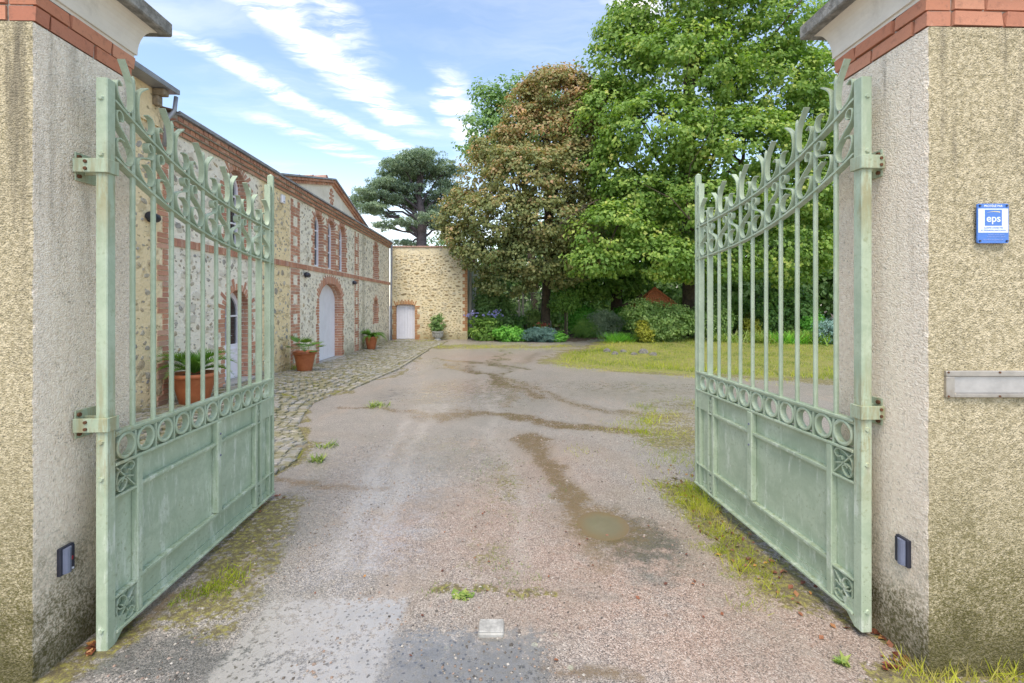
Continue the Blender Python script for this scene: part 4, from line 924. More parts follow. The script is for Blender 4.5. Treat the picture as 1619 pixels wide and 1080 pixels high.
mb.add([(0, 2.7, -0.3), (-7, 2.7, -0.3), (-7, 2.7, EAVE+.6), (0, 2.7, EAVE+.3)], [(0, 1, 2, 3)])
mb.build('wall', M['rubble'], house)
spec = []
for k, o in OP.items(): open_bricks(o, spec, DEP[k], group=(2 if k.startswith('w') and k != 'win_left' else 3), vl=((0.12, 0.22) if k != 'door' else (0.20, 0.25)), tooth=((0.11, 0.20) if k != 'door' else (0.16, 0.22)))
C = 0.0745
# quoin of the left bay: straight on the right, toothed on the left
for k in range(int((EAVE-0.02-0.12)/C)):
    z = 0.12+(k+0.5)*C; wd = 0.20 if (k//3) % 2 == 0 else 0.10; spec.append((-0.05, 6.41-wd/2, z, 0.124, wd, C-0.011, 0))
# pilasters: two strips of brick with cream diamonds between
for sa, sb in ((10.30, 10.78), (15.04, 15.50)):
    mid = (sa+sb)/2; hw = (sb-sa)/2
    for k in range(int((EAVE-0.02)/C)):
        z = 0.02+(k+0.5)*C; wide = (k//3) % 2 == 0; wd = hw-0.008 if wide else hw*0.52
        if 2.40 < z < 2.53: continue
        spec.append((-0.05, sa+wd/2, z, 0.120, wd, C-0.011, 0)); spec.append((-0.05, sb-wd/2, z, 0.120, wd, C-0.011, 0))
# string course of bricks on edge
s = 6.44
while s < S_END-0.05:
    if 9.48 < s < 10.28: pass
    spec.append((-0.03, s+0.030, 2.475, 0.115, 0.0585, 0.115, 0)); s += 0.068
# cornice, three oversailing courses, the middle one of headers
for (z, pr, ln, h_) in ((EAVE+0.010, 0.040, 0.225, 0.056), (EAVE+0.084, 0.085, 0.112, 0.058), (EAVE+0.158, 0.135, 0.112, 0.056)):
    s = 6.43
    while s < S_END:
        e_ = min(s+ln-0.010, S_END); 
        if e_-s > 0.03: spec.append((pr/2-0.04, (s+e_)/2, z, pr+0.08, e_-s, h_, 0))
        s += ln
mb = MB(); mb.box(-0.05, 0.030, 6.43, S_END, EAVE-0.02, EAVE+0.044); mb.box(-0.05, 0.070, 6.43, S_END, EAVE+0.044, EAVE+0.118); mb.box(-0.05, 0.12, 6.43, S_END, EAVE+0.118, EAVE+0.200)
mb.build('cornice_bed', M['mortar_grey'], house)
# pediment
PA, PB, PC, PZ = 9.60, 12.84, 16.10, 5.06; ez = EAVE+0.235
mb = MB(); mb.add([(0.02, PA, ez-.05), (0.02, PC, ez-.05), (0.02, PB, PZ-0.02), (-0.3, PA, ez-.05), (-0.3, PC, ez-.05), (-0.3, PB, PZ-.02)], [(0, 1, 2), (5, 4, 3), (0, 2, 5, 3), (1, 4, 5, 2)])
mb.build('pediment', M['plaster'], house)
for (sa, za, sb, zb_) in ((PA-0.12, ez-0.01, PB, PZ), (PC+0.12, ez-0.01, PB, PZ)):
    L = math.hypot(sb-sa, zb_-za); a = math.atan2(zb_-za, sb-sa); ux, uz = math.cos(a), math.sin(a); vx, vz = (-uz, ux) if ux > 0 else (uz, -ux)
    for row, (pr, ln) in enumerate(((0.05, 0.115), (0.10, 0.225))):
        u = 0.0
        while u < L-0.02:
            l_ = min(ln-0.010, L-u); off = -0.115+row*0.072
            spec.append((pr/2+0.0, sa+ux*(u+l_/2)+vx*off, za+uz*(u+l_/2)+vz*off, pr+0.04, l_, 0.062, a)); u += ln
    mb = MB(); n0, n1 = -0.1, 0.155
    c = [(sa-vx*0.0, za), (sb, zb_)]
    vs = [(n, p[0]+vx*o_, p[1]+vz*o_) for p in c for n in (n0, n1) for o_ in (-0.004, 0.036)]
    mb.add(vs, [(0, 1, 3, 2), (4, 6, 7, 5), (0, 4, 5, 1), (2, 3, 7, 6), (0, 2, 6, 4), (1, 5, 7, 3)]); mb.build('raking_edge', M['zinc'], house)
# oculus: a ring of bricks and a dark brick filling
for k in range(10):
    a = 2*math.pi*k/10+0.31; spec.append((0.0, PB+0.135*math.cos(a), 4.58+0.195*math.sin(a), 0.064, 0.085, 0.06, a))
for k in range(5): spec.append((-0.01, PB, 4.58+(k-2)*0.052, 0.066, 0.10 if k in (0, 4) else 0.17, 0.044, 0))
place_blocks('brick', brick_blocks(spec), units_b, house)
# zinc edge, gutter and main roof
mb = MB(); mb.box(-0.10, 0.175, 6.42, S_END+0.05, EAVE+0.200, EAVE+0.232); mb.build('eaves_edge', M['zinc'], house)
mb = MB(); mb.tube([(0.155, 6.42, EAVE+0.236), (0.155, 9.4, EAVE+0.236)], 0.024, 8); mb.build('gutter', M['zinc'], house); mb = MB(); mb.tube([(0.155, 16.3, EAVE+0.236), (0.155, S_END+.05, EAVE+0.236)], 0.024, 8); mb.build('gutter', M['zinc'], house)
mb = MB(); mb.add([(0.15, 6.3, EAVE+0.235), (0.15, S_END+0.1, EAVE+0.235), (-3.5, S_END+0.1, EAVE+1.15), (-3.5, 6.3, EAVE+1.15), (-7.1, S_END+.1, EAVE+.2), (-7.1, 6.3, EAVE+.2)], [(0, 1, 2, 3), (3, 2, 4, 5)])
mb.build('roof', M['tile'], house)
# cross gable roof with its ridge of half-round tiles
mb = MB(); mb.add([(-0.02, PA-0.2, ez), (-0.02, PB, PZ+0.05), (-0.02, PC+0.2, ez), (-3.6, PA-0.2, ez), (-3.6, PB, PZ+0.05), (-3.6, PC+0.2, ez)], [(0, 1, 4, 3), (1, 2, 5, 4), (0, 2, 1)])
gr = mb.build('gable_roof', M['tile'], house)
for k in range(9):
    mb = MB(); x0 = -0.10-0.37*k; vs = []
    for j, (xx, rd) in enumerate(((x0, 0.118), (x0-0.35, 0.095))):
        for q_ in range(7): a = math.pi*q_/6; vs.append((xx, PB+rd*math.cos(a), PZ+0.03+rd*math.sin(a)*0.95))
    mb.add(vs, [(q_, q_+1, 8+q_, 7+q_) for q_ in range(6)]+[tuple(range(7))]); mb.build('ridge_tile', M['tile'], gr)
# higher roof of the end bay nearest the gate: wide zinc eaves on brackets
mb = MB(); mb.box(-0.2, 0.24, 2.7, 6.28, EAVE+0.42, EAVE+0.45); mb.box(0.212, 0.242, 2.7, 6.30, EAVE+0.425, EAVE+0.485); e1 = mb.build('zinc_eaves', M['zinc'], house)
mb = MB(); mb.box(-0.02, 0.03, 2.7, 6.22, EAVE-.05, EAVE+0.42); mb.build('upper_wall', M['rubble'], house)
mb = MB(); mb.add([(0.24, 2.7, EAVE+0.488), (0.24, 6.3, EAVE+0.488), (-3.5, 6.3, EAVE+1.5), (-3.5, 2.7, EAVE+1.5)], [(0, 1, 2, 3)]); mb.build('roof', M['tile'], house)
for s in (5.2, 6.12):
    mb = MB(); mb.box(0.032, 0.19, s-0.05, s+0.05, EAVE+0.33, EAVE+0.418, bev=0.01); mb.box(0.032, 0.11, s-0.045, s+0.045, EAVE+0.20, EAVE+0.328, bev=0.01); mb.build('eaves_bracket', M['wood'], house)
mb = MB(); mb.tube([(0.19, 6.30, EAVE+0.40), (0.18, 6.28, EAVE+0.20), (0.10, 6.24, EAVE+0.05), (0.075, 6.24, EAVE-0.3), (0.075, 6.24, 3.75)], 0.026, 10); mb.build('downpipe', M['zinc'], house, smooth=True)
mb = MB(); mb.tube([(0.10, S_END-0.08, EAVE+0.24), (0.11, S_END-0.08, EAVE-0.1), (0.09, S_END-0.08, 2.0), (0.09, S_END-0.08, 0.0)], 0.045, 10); mb.build('downpipe', M['zinc'], house, smooth=True)
# ledge under the glazed door, doorstep of the vaulted door
mb = MB(); mb.box(-0.25, 0.12, 7.7, 8.66, 0.0, 0.245, bev=0.015); mb.build('doorstep', M['concrete'], house)
mb = MB(); mb.box(-0.2, 0.06, 11.9, 13.9, -0.1, 0.035, bev=0.012); mb.build('doorstep', M['concrete'], house)
# windows and doors
def win(o, d, parent, bars=(0.35, 0.7), nm='window'):
    s0, s1, z0, zs, b, pw = o; wroot = MB(); t_ = 0.055
    op = opening_poly(o); ip = opening_poly((s0+t_, s1-t_, z0+t_, zs, b-t_, pw)); N = len(op)
    vs = [(-d+0.05, s, z) for s, z in op]+[(-d+0.05, s, z) for s, z in ip]+[(-d, s, z) for s, z in op]+[(-d, s, z) for s, z in ip]
    wroot.add(vs, [(i, (i+1) % N, N+(i+1) % N, N+i) for i in range(N)]+[(N+i, N+(i+1) % N, 3*N+(i+1) % N, 3*N+i) for i in range(N)])
    c = (s0+s1)/2; zt = zs+b
    wroot.box(-d+0.005, -d+0.045, c-0.018, c+0.018, z0+t_, zt-t_+0.01)
    for f_ in bars: wroot.box(-d+0.008, -d+0.040, s0+t_, s1-t_, z0+(zt-z0)*f_-0.014, z0+(zt-z0)*f_+0.014)
    w_ = wroot.build(nm, M['white'], parent)
    g = MB(); g.add([(-d+0.012, s, z) for s, z in ip], [tuple(range(N))]); g.build('pane', M['glass'], w_)
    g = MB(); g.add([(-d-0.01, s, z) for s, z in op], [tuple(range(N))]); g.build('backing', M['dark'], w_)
for k in ('win_left', 'w1', 'w2', 'w3', 'win_right', 'slit'): win(OP[k], DEP[k]-0.01, house)
# glazed door
o = OP['door_glass']; s0, s1, z0, zs, b, pw = o; z0 += 0.045; d = 0.21
dr = MB(); op = opening_poly((s0, s1, z0, zs, b, pw)); ip = opening_poly((s0+0.09, s1-0.09, z0+0.62, zs, b-0.09, pw)); 
pts, tris = holed(op, [ip]); dr.add([(-d+0.03, s, z) for s, z in pts], tris); N = len(ip)
dr.add([(-d+0.03, s, z) for s, z in ip]+[(-d-0.01, s, z) for s, z in ip], [(i, (i+1) % N, N+(i+1) % N, N+i) for i in range(N)])
c = (s0+s1)/2; dr.box(-d, -d+0.034, c-0.028, c+0.028, z0+0.62, zs+b-0.08); dr.box(-d, -d+0.033, s0+0.09, s1-0.09, 1.36, 1.39)
dr.box(-d+0.03, -d+0.045, c-0.02, c+0.02, z0, z0+0.60); dr.box(-d+0.03, -d+0.042, s0+0.02, s1-0.02, z0+0.52, z0+0.55); dr.box(-d+0.03, -d+0.042, s0+0.02, s1-0.02, z0+0.02, z0+0.09)
dr = dr.build('glazed_door', M['white'], house)
g = MB(); g.add([(-d+0.004, s, z) for s, z in ip], [tuple(range(N))]); g.build('pane', M['glass'], dr)
g = MB(); g.box(-d+0.04, -d+0.075, c+0.05, c+0.065, 1.02, 1.035); g.build('handle', M['zinc'], dr)
# vaulted plank door
o = OP['door']; s0, s1, z0, zs, b, pw = o; d = 0.20; dr = None
droot = MB(); op = opening_poly((s0, s1, z0+0.02, zs, b, pw)); droot.add([(-d-0.03, s, z) for s, z in op], [tuple(range(len(op)))]); droot = droot.build('plank_door', M['white'], house)
apx = arch_pts(s0, s1, zs, b, pw, 80); npk = 12
def zarch(s): 
    q_ = sorted(apx); return float(np.interp(s, [a for a, _ in q_], [z for _, z in q_]))
for k in range(npk):
    a0, a1 = s0+0.01+(s1-s0-0.02)*k/npk+0.005, s0+0.01+(s1-s0-0.02)*(k+1)/npk-0.005
    if k == npk//2-1: a1 -= 0.008
    tp = [(a0+(a1-a0)*j/3, zarch(a0+(a1-a0)*j/3)-0.012) for j in range(4)]
    o_ = [(a0, z0+0.055), (a1, z0+0.055)]+tp[::-1]; N = len(o_)
    MB().add([(-d, s, z) for s, z in o_]+[(-d-0.03, s, z) for s, z in o_], [tuple(range(N))]+[(i, N+i, N+(i+1) % N, (i+1) % N) for i in range(N)]).build('plank', M['white'], droot)
# wall lights and alarm box
for px, py in ((228.5, 333), (482, 436), (558, 448)):
    s, z = sp(px), zp(px, py)
    if px < 300: s = 6.05; z = 2.72
    L_ = thing('wall_lamp', {228.5: 'black cylinder wall lamp beside the gate pillar on the left', 482: 'black cylinder wall lamp left of the vaulted white door', 558: 'black cylinder wall lamp right of the vaulted white door'}[px], 'wall lamp',
               (-4.55-s*math.sin(TH), s*math.cos(TH), z), TH, 'black wall lamps on the stone house')
    q = MB(); q.tube([(0.012, 0, 0), (0.020, 0, 0)], 0.045, 12); q.build('wall_plate', M['black'], L_)
    q = MB(); q.tube([(0.02, 0, 0.0), (0.06, -0.01, 0)], 0.015, 8); q.build('arm', M['black'], L_)
    q = MB(); q.tube([(0.07, 0.075, 0.01), (0.07, 0.06, 0.012), (0.07, -0.06, 0.025), (0.07, -0.08, 0.027)], [0.047, 0.056, 0.062, 0.055], 14); q.build('lamp_body', M['black'], L_, smooth=True)
s, z = sp(445), zp(445, 315)
a_ = thing('alarm_siren', 'small white alarm box high on the yellowish wall strip', 'alarm box', (-4.55-s*math.sin(TH), s*math.cos(TH), z), TH)
q = MB(); q.box(0.005, 0.06, -0.07, 0.07, -0.09, 0.09, bev=0.012); q.build('case', M['white'], a_); q = MB(); q.box(0.0605, 0.066, -0.03, 0.03, -0.06, -0.045); q.build('grille', M['bluegrey'], a_)
# field stones showing through the lime render
def scatter_stones(n, s_rng, z_rng, keep, sizes, asp, seed, rot=0.35):
    r = random.Random(seed); out = []; grid = {}
    tries = 0
    while len(out) < n and tries < n*14:
        tries += 1; s = r.uniform(*s_rng); z = r.uniform(*z_rng); w_ = sizes[0]+(sizes[1]-sizes[0])*r.random()**2.2; h_ = w_*r.uniform(*asp)
        if not keep(s, z, w_/2+0.02): continue
        kx, kz = int(s/0.3), int(z/0.3); bad = False
        for a in (-1, 0, 1):
            for c_ in (-1, 0, 1):
                for (s2, z2, w2) in grid.get((kx+a, kz+c_), ()):
                    if math.hypot(s-s2, (z-z2)*1.3) < (w_+w2)*0.47: bad = True
        if bad: continue
        grid.setdefault((kx, kz), []).append((s, z, w_))
        out.append((s, z, w_, h_, r.uniform(-rot, rot), r.randrange(8)))
    return out
def keep_house(s, z, m_):
    if s < 2.8 or s+m_ > S_END-0.15 or z+m_ > EAVE-0.03 or z-m_ < 0.05: return False
    if s > 6.35 and 2.41-m_ < z < 2.54+m_: return False
    for a, c_ in ((6.20, 6.42), (10.29, 10.79), (15.03, 15.51)):
        if a-m_ < s < c_+m_: return False
    for (s0, s1, z0, zs, b, pw) in OP.values():
        if s0-0.23-m_ < s < s1+0.23+m_ and z0-0.05-m_ < z < zs+b+0.25+m_:
            if z < zs or math.hypot(s-(s0+s1)/2, (z-zs)*((s1-s0)/2+0.25)/(b+0.25)) < (s1-s0)/2+0.25+m_: return False
    return True
st = scatter_stones(1500, (5.3, S_END-0.2), (0.05, EAVE), keep_house, (0.05, 0.19), (0.35, 0.9), 5, 0.9)
bl = [dict(m=Matrix.Translation((0.0035, s, z))@Matrix.Rotation(a, 4, 'X')@base_ns@Matrix.Diagonal((w_, h_, 0.008+0.02*w_, 1)), y=s-6*w_, v=v) for s, z, w_, h_, a, v in st]
place_blocks('stone', bl, stone_set(M['stone']), house)

# ------------------------------------------------------------------ outbuilding across the end of the yard
EY = 20.42; EX0, EX1, EZ = -5.42, -1.98, 4.10
ob = thing('end_building', 'ochre rubble stone outbuilding closing the end of the yard', 'outbuilding', (0, EY, 0))
DO = ((-5.19), (-4.32), 0.0, 1.50, 0.07, 2.0)
outer = [(EX0, -0.3), (EX1, -0.3), (EX1, EZ), (EX0, EZ)]; hole = opening_poly(DO); pts, tris = holed(outer, [hole]); N = len(hole)
mb = MB(); mb.add([(x, 0, z) for x, z in pts], tris); mb.add([(x, 0, z) for x, z in hole]+[(x, 0.26, z) for x, z in hole], [(i, N+i, N+(i+1) % N, (i+1) % N) for i in range(N)])
mb.build('wall', M['rubble_y'], ob)
mb = MB(); mb.box(EX1-0.3, EX1-0.004, 0.006, 2.6, -0.3, EZ-.01, 0); mb.box(EX1-0.28, EX1-0.024, 2.6, 8.5, -0.3, EZ-0.35, 0); mb.build('side_wall', M['side_plaster'], ob)
mb = MB(); mb.box(EX1-0.02, EX1+0.10, 0.9, 1.35, -0.3, EZ-0.25, bev=0.01); mb.build('buttress', M['side_plaster'], ob)
cp = []; x = EX0
while x < EX1+0.02:
    cp.append((x, min(x+0.235, EX1+0.06))); x += 0.24
for a0, a1 in cp: MB().box(a0, a1, -0.05, 0.35, EZ, EZ+0.065, bev=0.008).build('coping_brick', M['tile'], ob)
mb = MB(); mb.add([(EX0, 0.3, EZ+.02), (EX1, 0.3, EZ+.02), (EX1, 8.4, EZ-0.3), (EX0, 8.4, EZ-.3)], [(0, 1, 2, 3)]); mb.build('roof', M['tile'], ob)
spec = []; open_bricks(DO, spec, 0.20, tooth=(0.11, 0.23), vl=(0.15, 0.22), group=3)
for k in range(int(EZ/C)-5):
    z = 0.38+(k+0.5)*C; wd = 0.22 if (k//2) % 2 == 0 else 0.12; spec.append((-0.04, EX1-wd/2-0.002, z, 0.11, wd, C-0.011, 0))
# frame: n -> -y, s -> x
out = []
for (n_, s_, z_, dn, ds, dz, a) in spec:
    base_e = Matrix(((1, 0, 0, 0), (0, 0, -1, 0), (0, 1, 0, 0), (0, 0, 0, 1)))
    out.append(dict(m=Matrix.Translation((s_, -n_, z_))@Matrix.Rotation(-a, 4, 'Y')@base_e@Matrix.Diagonal((ds, dz, dn, 1)), y=abs(s_), v=rr.randrange(6)))
place_blocks('brick', out, units_bo, ob)
dd = MB(); op = opening_poly((DO[0], DO[1], 0.02, 1.50, 0.07, 2.0)); dd.add([(x, 0.19, z) for x, z in op], [tuple(range(len(op)))]); dd = dd.build('plank_door', M['white'], ob)
for k in range(7):
    a0 = DO[0]+0.01+(DO[1]-DO[0]-0.02)*k/7+0.004; a1 = DO[0]+0.01+(DO[1]-DO[0]-0.02)*(k+1)/7-0.004
    MB().box(a0, a1, 0.155, 0.185, 0.03, 1.515).build('plank', M['white'], dd)
def keep_e(s, z, m_):
    if s-m_ < EX0+0.1 or s+m_ > EX1-0.24 or z+m_ > EZ-0.25: return False
    return not (DO[0]-0.26-m_ < s < DO[1]+0.26+m_ and z < 1.82+m_)
st = scatter_stones(750, (EX0, EX1), (0.06, EZ), keep_e, (0.09, 0.34), (0.25, 0.5), 9, 0.18)
out = []
for s, z, w_, h_, a, v in st:
    out.append(dict(m=Matrix.Translation((s, -0.004, z))@Matrix.Rotation(-a, 4, 'Y')@base_e@Matrix.Diagonal((w_, h_, 0.014, 1)), y=-w_, v=v))
place_blocks('stone', out, stone_set(M['stone_y']), ob)
# ------------------------------------------------------------------ leaves
T_LEAF = (np.array([(0, -.5, 0), (-.42, -.05, .10), (0, .02, 0), (.42, -.05, .10), (-.18, .22, .04), (0, .55, -.06), (.18, .22, .04)], float),
          np.array([(0, 1, 2), (0, 2, 3), (1, 4, 2), (2, 6, 3), (4, 5, 2), (2, 5, 6)]))
T_OVAL = (np.array([(0, -.5, 0), (-.28, 0, .08), (0, .5, -.03), (.28, 0, .08)], float), np.array([(0, 1, 2), (0, 2, 3)]))
T_BLADE = (np.array([(-.05, 0, 0), (.05, 0, 0), (.035, .55, .04), (-.035, .55, .04), (0, 1, .16)], float), np.array([(0, 1, 2), (0, 2, 3), (3, 2, 4)]))
T_GRASS = (np.array([(-.06, 0, 0), (.06, 0, 0), (0, 1, .18)], float), np.array([(0, 1, 2)]))
T_TUFT = (np.array([(0, 0, 0), (-.5, .12, .15), (-.42, .3, .1), (.5, .12, .1), (.42, .3, .15), (-.12, .55, .3), (.12, .5, -.1), (.1, -.05, .55), (-.1, .02, .5)], float),
          np.array([(0, 1, 2), (0, 4, 3), (0, 5, 6), (0, 7, 8)]))
def frames(nrm, rng, up=None):
    nrm = nrm/np.maximum(np.linalg.norm(nrm, axis=1, keepdims=True), 1e-9)
    a = rng.normal(size=nrm.shape) if up is None else up
    t_ = a-nrm*(a*nrm).sum(1, keepdims=True); t_ /= np.maximum(np.linalg.norm(t_, axis=1, keepdims=True), 1e-9)
    b_ = np.cross(t_, nrm); return b_, t_, nrm
def leaves_np(C_, nrm, size, rnd, tmpl, rng, up=None, wide=1.0):
    V, T = tmpl; bx, ty, nz = frames(np.asarray(nrm, float), rng, up); s = np.asarray(size)[:, None, None]; n = len(C_)
    P = C_[:, None, :]+s*(V[None, :, 0, None]*wide*bx[:, None, :]+V[None, :, 1, None]*ty[:, None, :]+V[None, :, 2, None]*nz[:, None, :])
    Fc = (np.arange(n)*len(V))[:, None, None]+T[None]; return P.reshape(-1, 3), Fc.reshape(-1, T.shape[1]), np.repeat(rnd, len(V))
def join_np(parts):
    V, Fc, R = [], [], []; o = 0
    for v, f, r in parts: V.append(v); Fc.append(f+o); R.append(r); o += len(v)
    return np.concatenate(V), np.concatenate(Fc), np.concatenate(R)
def leaf_obj(name, parts, mat, parent=None, **kw):
    V, Fc, R = join_np(parts); return link(mesh_np(name, V, Fc, [mat], {'rnd': ('FLOAT', R)}), name, parent, **kw)
def clumps(blobs, n, rng, r0=0.55, spread=0.5, front=None):
    """points on and inside a set of ellipsoids: centre (x,y,z), radii"""
    B_ = np.array(blobs, float); wgt = (B_[:, 3]*B_[:, 5]); wgt /= wgt.sum(); k = rng.choice(len(B_), n, p=wgt)
    d = rng.normal(size=(n, 3)); d /= np.linalg.norm(d, axis=1, keepdims=True); rad = r0+(1.04-r0)*rng.random(n)**spread
    if front is not None:
        flip = (d[:, 1] > 0.25) & (rng.random(n) < front); d[flip, 1] *= -1
    c = B_[k, :3]+d*B_[k, 3:6]*rad[:, None]; return c, d, rad
def foliage(blobs, nc, per, cr, ls, rng, tmpl=T_LEAF, r0=0.55, flat=0.6, front=0.6, droop=0.35, bright=0.0, spread=0.5, wide=1.0, hg=0.0):
    c, d, rad = clumps(blobs, nc, rng, r0, spread, front)
    n = nc*per; ci = np.repeat(np.arange(nc), per); e = rng.normal(size=(n, 3)); e /= np.linalg.norm(e, axis=1, keepdims=True)
    crs = cr*rng.uniform(0.6, 1.35, nc); q = e*(rng.random(n)**0.45)[:, None]*crs[ci][:, None]; q[:, 2] = np.where(q[:, 2] > 0, q[:, 2]*flat, q[:, 2]*flat*0.8)
    P = c[ci]+q; nr = d[ci]*0.55+e*0.5+rng.normal(size=(n, 3))*0.38+np.array([0, 0, 0.45])
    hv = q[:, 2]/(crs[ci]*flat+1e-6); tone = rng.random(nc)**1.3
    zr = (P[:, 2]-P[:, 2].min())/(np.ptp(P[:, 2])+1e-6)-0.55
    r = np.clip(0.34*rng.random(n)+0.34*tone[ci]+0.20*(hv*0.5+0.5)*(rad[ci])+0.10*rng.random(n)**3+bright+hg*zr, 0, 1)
    up = rng.normal(size=(n, 3))*0.7+np.array([0, 0, -droop])+d[ci]*0.6
    return leaves_np(P, nr, ls*rng.uniform(0.65, 1.3, n), r, tmpl, rng, up, wide)
def limb(mb, a, b_, r0, r1, rng, n=5, wob=0.12, sides=6):
    a, b_ = Vector(a), Vector(b_); L = (b_-a).length; pts = []; rs = []
    for i in range(n+1):
        t_ = i/n; p = a.lerp(b_, t_); p.z += math.sin(t_*math.pi)*L*0.08
        if 0 < i < n: p += Vector(rng.normal(size=3))*wob*L*0.22
        pts.append(p); rs.append(r0+(r1-r0)*t_**0.8)
    mb.tube(pts, rs, sides); return pts
def tree(name, label, cat, base, blobs, mat, rng, nc, per, cr, ls, trunk_r, trunk_top, nlimb=16, group=None, tmpl=T_LEAF, bark='bark', flat=0.6, r0=0.5, droop=0.35, bright=0.0, front=0.6, twigs=2, hg=0.0):
    root = thing(name, label, cat, base, 0, group); bx_, by_, bz_ = base
    lb_ = [(b_[0]-bx_, b_[1]-by_, b_[2]-bz_, *b_[3:]) for b_ in blobs]
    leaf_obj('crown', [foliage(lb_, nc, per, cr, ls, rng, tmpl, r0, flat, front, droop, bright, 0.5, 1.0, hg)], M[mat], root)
    mb = MB(); top = Vector((trunk_top[0]-bx_, trunk_top[1]-by_, trunk_top[2]-bz_)); tp = [Vector((0, 0, -0.3)), Vector((0, 0, 0.15)), top*0.35+Vector((0.04, 0, 0)), top*0.7, top]
    mb.tube(tp, [trunk_r*1.35, trunk_r*1.1, trunk_r*0.92, trunk_r*0.6, trunk_r*0.22], 10); mb.build('trunk', M[bark], root, smooth=True)
    mb = MB(); order = sorted(range(len(lb_)), key=lambda i: -lb_[i][3]); sel = (order*3)[:nlimb]
    for j, i in enumerate(sel):
        b_ = lb_[i]; t_ = rng.uniform(0.30, 0.95); s_ = Vector((0, 0, 0)).lerp(top, t_); d = Vector(rng.normal(size=3))*0.45
        e_ = Vector((b_[0]+d.x*b_[3], b_[1]+d.y*b_[4], b_[2]+d.z*b_[5]*0.8)); pts = limb(mb, s_, e_, trunk_r*(0.45-0.25*t_), trunk_r*0.08, rng)
        for _ in range(twigs):
            p = pts[rng.integers(2, len(pts))]; q_ = p+Vector(rng.normal(size=3))*b_[3]*0.55; limb(mb, p, q_, trunk_r*0.09, trunk_r*0.02, rng, 3, 0.15, 4)
    mb.build('limbs', M[bark], root, smooth=True); return root
def pxblob(px, py, Y, rpx, rpy, dy=None, jy=0.0):
    x, y, z = at(px, py, Y+jy); k = Y/F; return (x, y, z, rpx*k, (dy if dy else (rpx+rpy)/2*k), rpy*k)

# the big sycamore above the right-hand gate
Y0 = 19.0; rg = np.random.default_rng(21)
bl = [pxblob(*q) for q in [(1090, 20, Y0, 120, 75), (1000, 60, Y0, 55, 50), (1180, 60, Y0, 95, 75), (985, 110, Y0, 60, 55), (1075, 120, Y0-0.8, 110, 65), (1210, 150, Y0, 90, 70), (1265, 205, Y0, 62, 60),
      (960, 190, Y0, 55, 60), (1040, 215, Y0-1.2, 95, 60), (1160, 240, Y0-1, 110, 60), (965, 270, Y0, 50, 50), (1010, 320, Y0-0.5, 75, 50), (1110, 330, Y0-1, 100, 50), (1225, 310, Y0, 90, 60),
      (965, 370, Y0-1.5, 62, 45), (1035, 410, Y0-1.5, 80, 35), (940, 415, Y0-1.6, 45, 28), (1120, 410, Y0-0.5, 70, 40), (1230, 400, Y0, 80, 50), (1090, -80, Y0, 110, 60), (1310, 120, Y0+1, 60, 110), (1340, 300, Y0+1, 80, 120), (1180, -60, Y0, 90, 60)]]
x, y, z = at(1092, 500, 20.5)
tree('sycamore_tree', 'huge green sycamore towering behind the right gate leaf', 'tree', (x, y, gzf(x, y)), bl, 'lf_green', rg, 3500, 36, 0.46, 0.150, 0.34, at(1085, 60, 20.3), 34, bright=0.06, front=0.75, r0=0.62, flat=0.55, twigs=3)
# copper maple
Y0 = 20.0; rg = np.random.default_rng(22)
bl = [pxblob(*q) for q in [(880, 150, Y0, 60, 38), (915, 190, Y0, 40, 60), (845, 215, Y0, 62, 42), (790, 240, Y0, 42, 34), (765, 285, Y0, 40, 40), (840, 280, Y0-1, 75, 48), (905, 270, Y0-.3, 50, 60), (740, 335, Y0, 40, 42),
      (735, 385, Y0-.3, 33, 30), (790, 345, Y0-1.2, 62, 42), (860, 350, Y0-1.2, 62, 45), (915, 345, Y0, 40, 50), (775, 400, Y0-.8, 48, 35), (840, 410, Y0-1, 55, 35), (890, 420, Y0-.5, 42, 35), (935, 240, Y0+.3, 35, 60), (715, 350, Y0, 22, 36), (800, 448, Y0-.6, 45, 20), (925, 400, Y0, 40, 40), (868, 125, Y0, 22, 16), (900, 130, Y0, 25, 18), (830, 175, Y0+.2, 34, 30), (930, 170, Y0+.6, 30, 45)]]
x, y, z = at(862, 515, 21.0)
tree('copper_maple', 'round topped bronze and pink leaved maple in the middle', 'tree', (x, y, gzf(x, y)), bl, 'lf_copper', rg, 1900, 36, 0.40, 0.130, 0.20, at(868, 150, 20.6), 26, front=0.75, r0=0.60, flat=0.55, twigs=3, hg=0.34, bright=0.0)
# fresh green tree beyond the copper one
Y0 = 27.0; rg = np.random.default_rng(23)
bl = [pxblob(*q) for q in [(815, 150, Y0, 40, 24), (780, 165, Y0, 26, 30), (760, 205, Y0, 30, 30), (815, 200, Y0, 50, 40), (745, 235, Y0, 20, 18), (800, 250, Y0, 50, 40), (870, 170, Y0, 50, 45), (765, 148, Y0, 16, 12), (865, 230, Y0, 60, 60)]]
x, y, z = at(850, 520, 27.5)
tree('ash_tree', 'pale green feathery tree standing behind the bronze maple', 'tree', (x, y, gzf(x, y)), bl, 'lf_light', rg, 520, 26, 0.62, 0.20, 0.25, at(815, 150, 27.3), 18, r0=0.35)
# darker tree between the two
Y0 = 23.5; rg = np.random.default_rng(24)
bl = [pxblob(*q) for q in [(985, 360, Y0, 70, 60), (930, 400, Y0, 50, 50), (1000, 415, Y0-1, 55, 32), (930, 450, Y0-1, 45, 25), (990, 452, Y0-1, 40, 16), (900, 440, Y0, 45, 30), (1075, 395, Y0, 50, 34)]]
x, y, z = at(973, 505, 23)
tree('leaning_tree', 'shady green tree with a dark trunk left of the red tiled roof', 'tree', (x, y, gzf(x, y)), bl, 'lf_mid', rg, 850, 28, 0.48, 0.17, 0.27, at(980, 300, 23.2), 10, r0=0.4, flat=0.7)
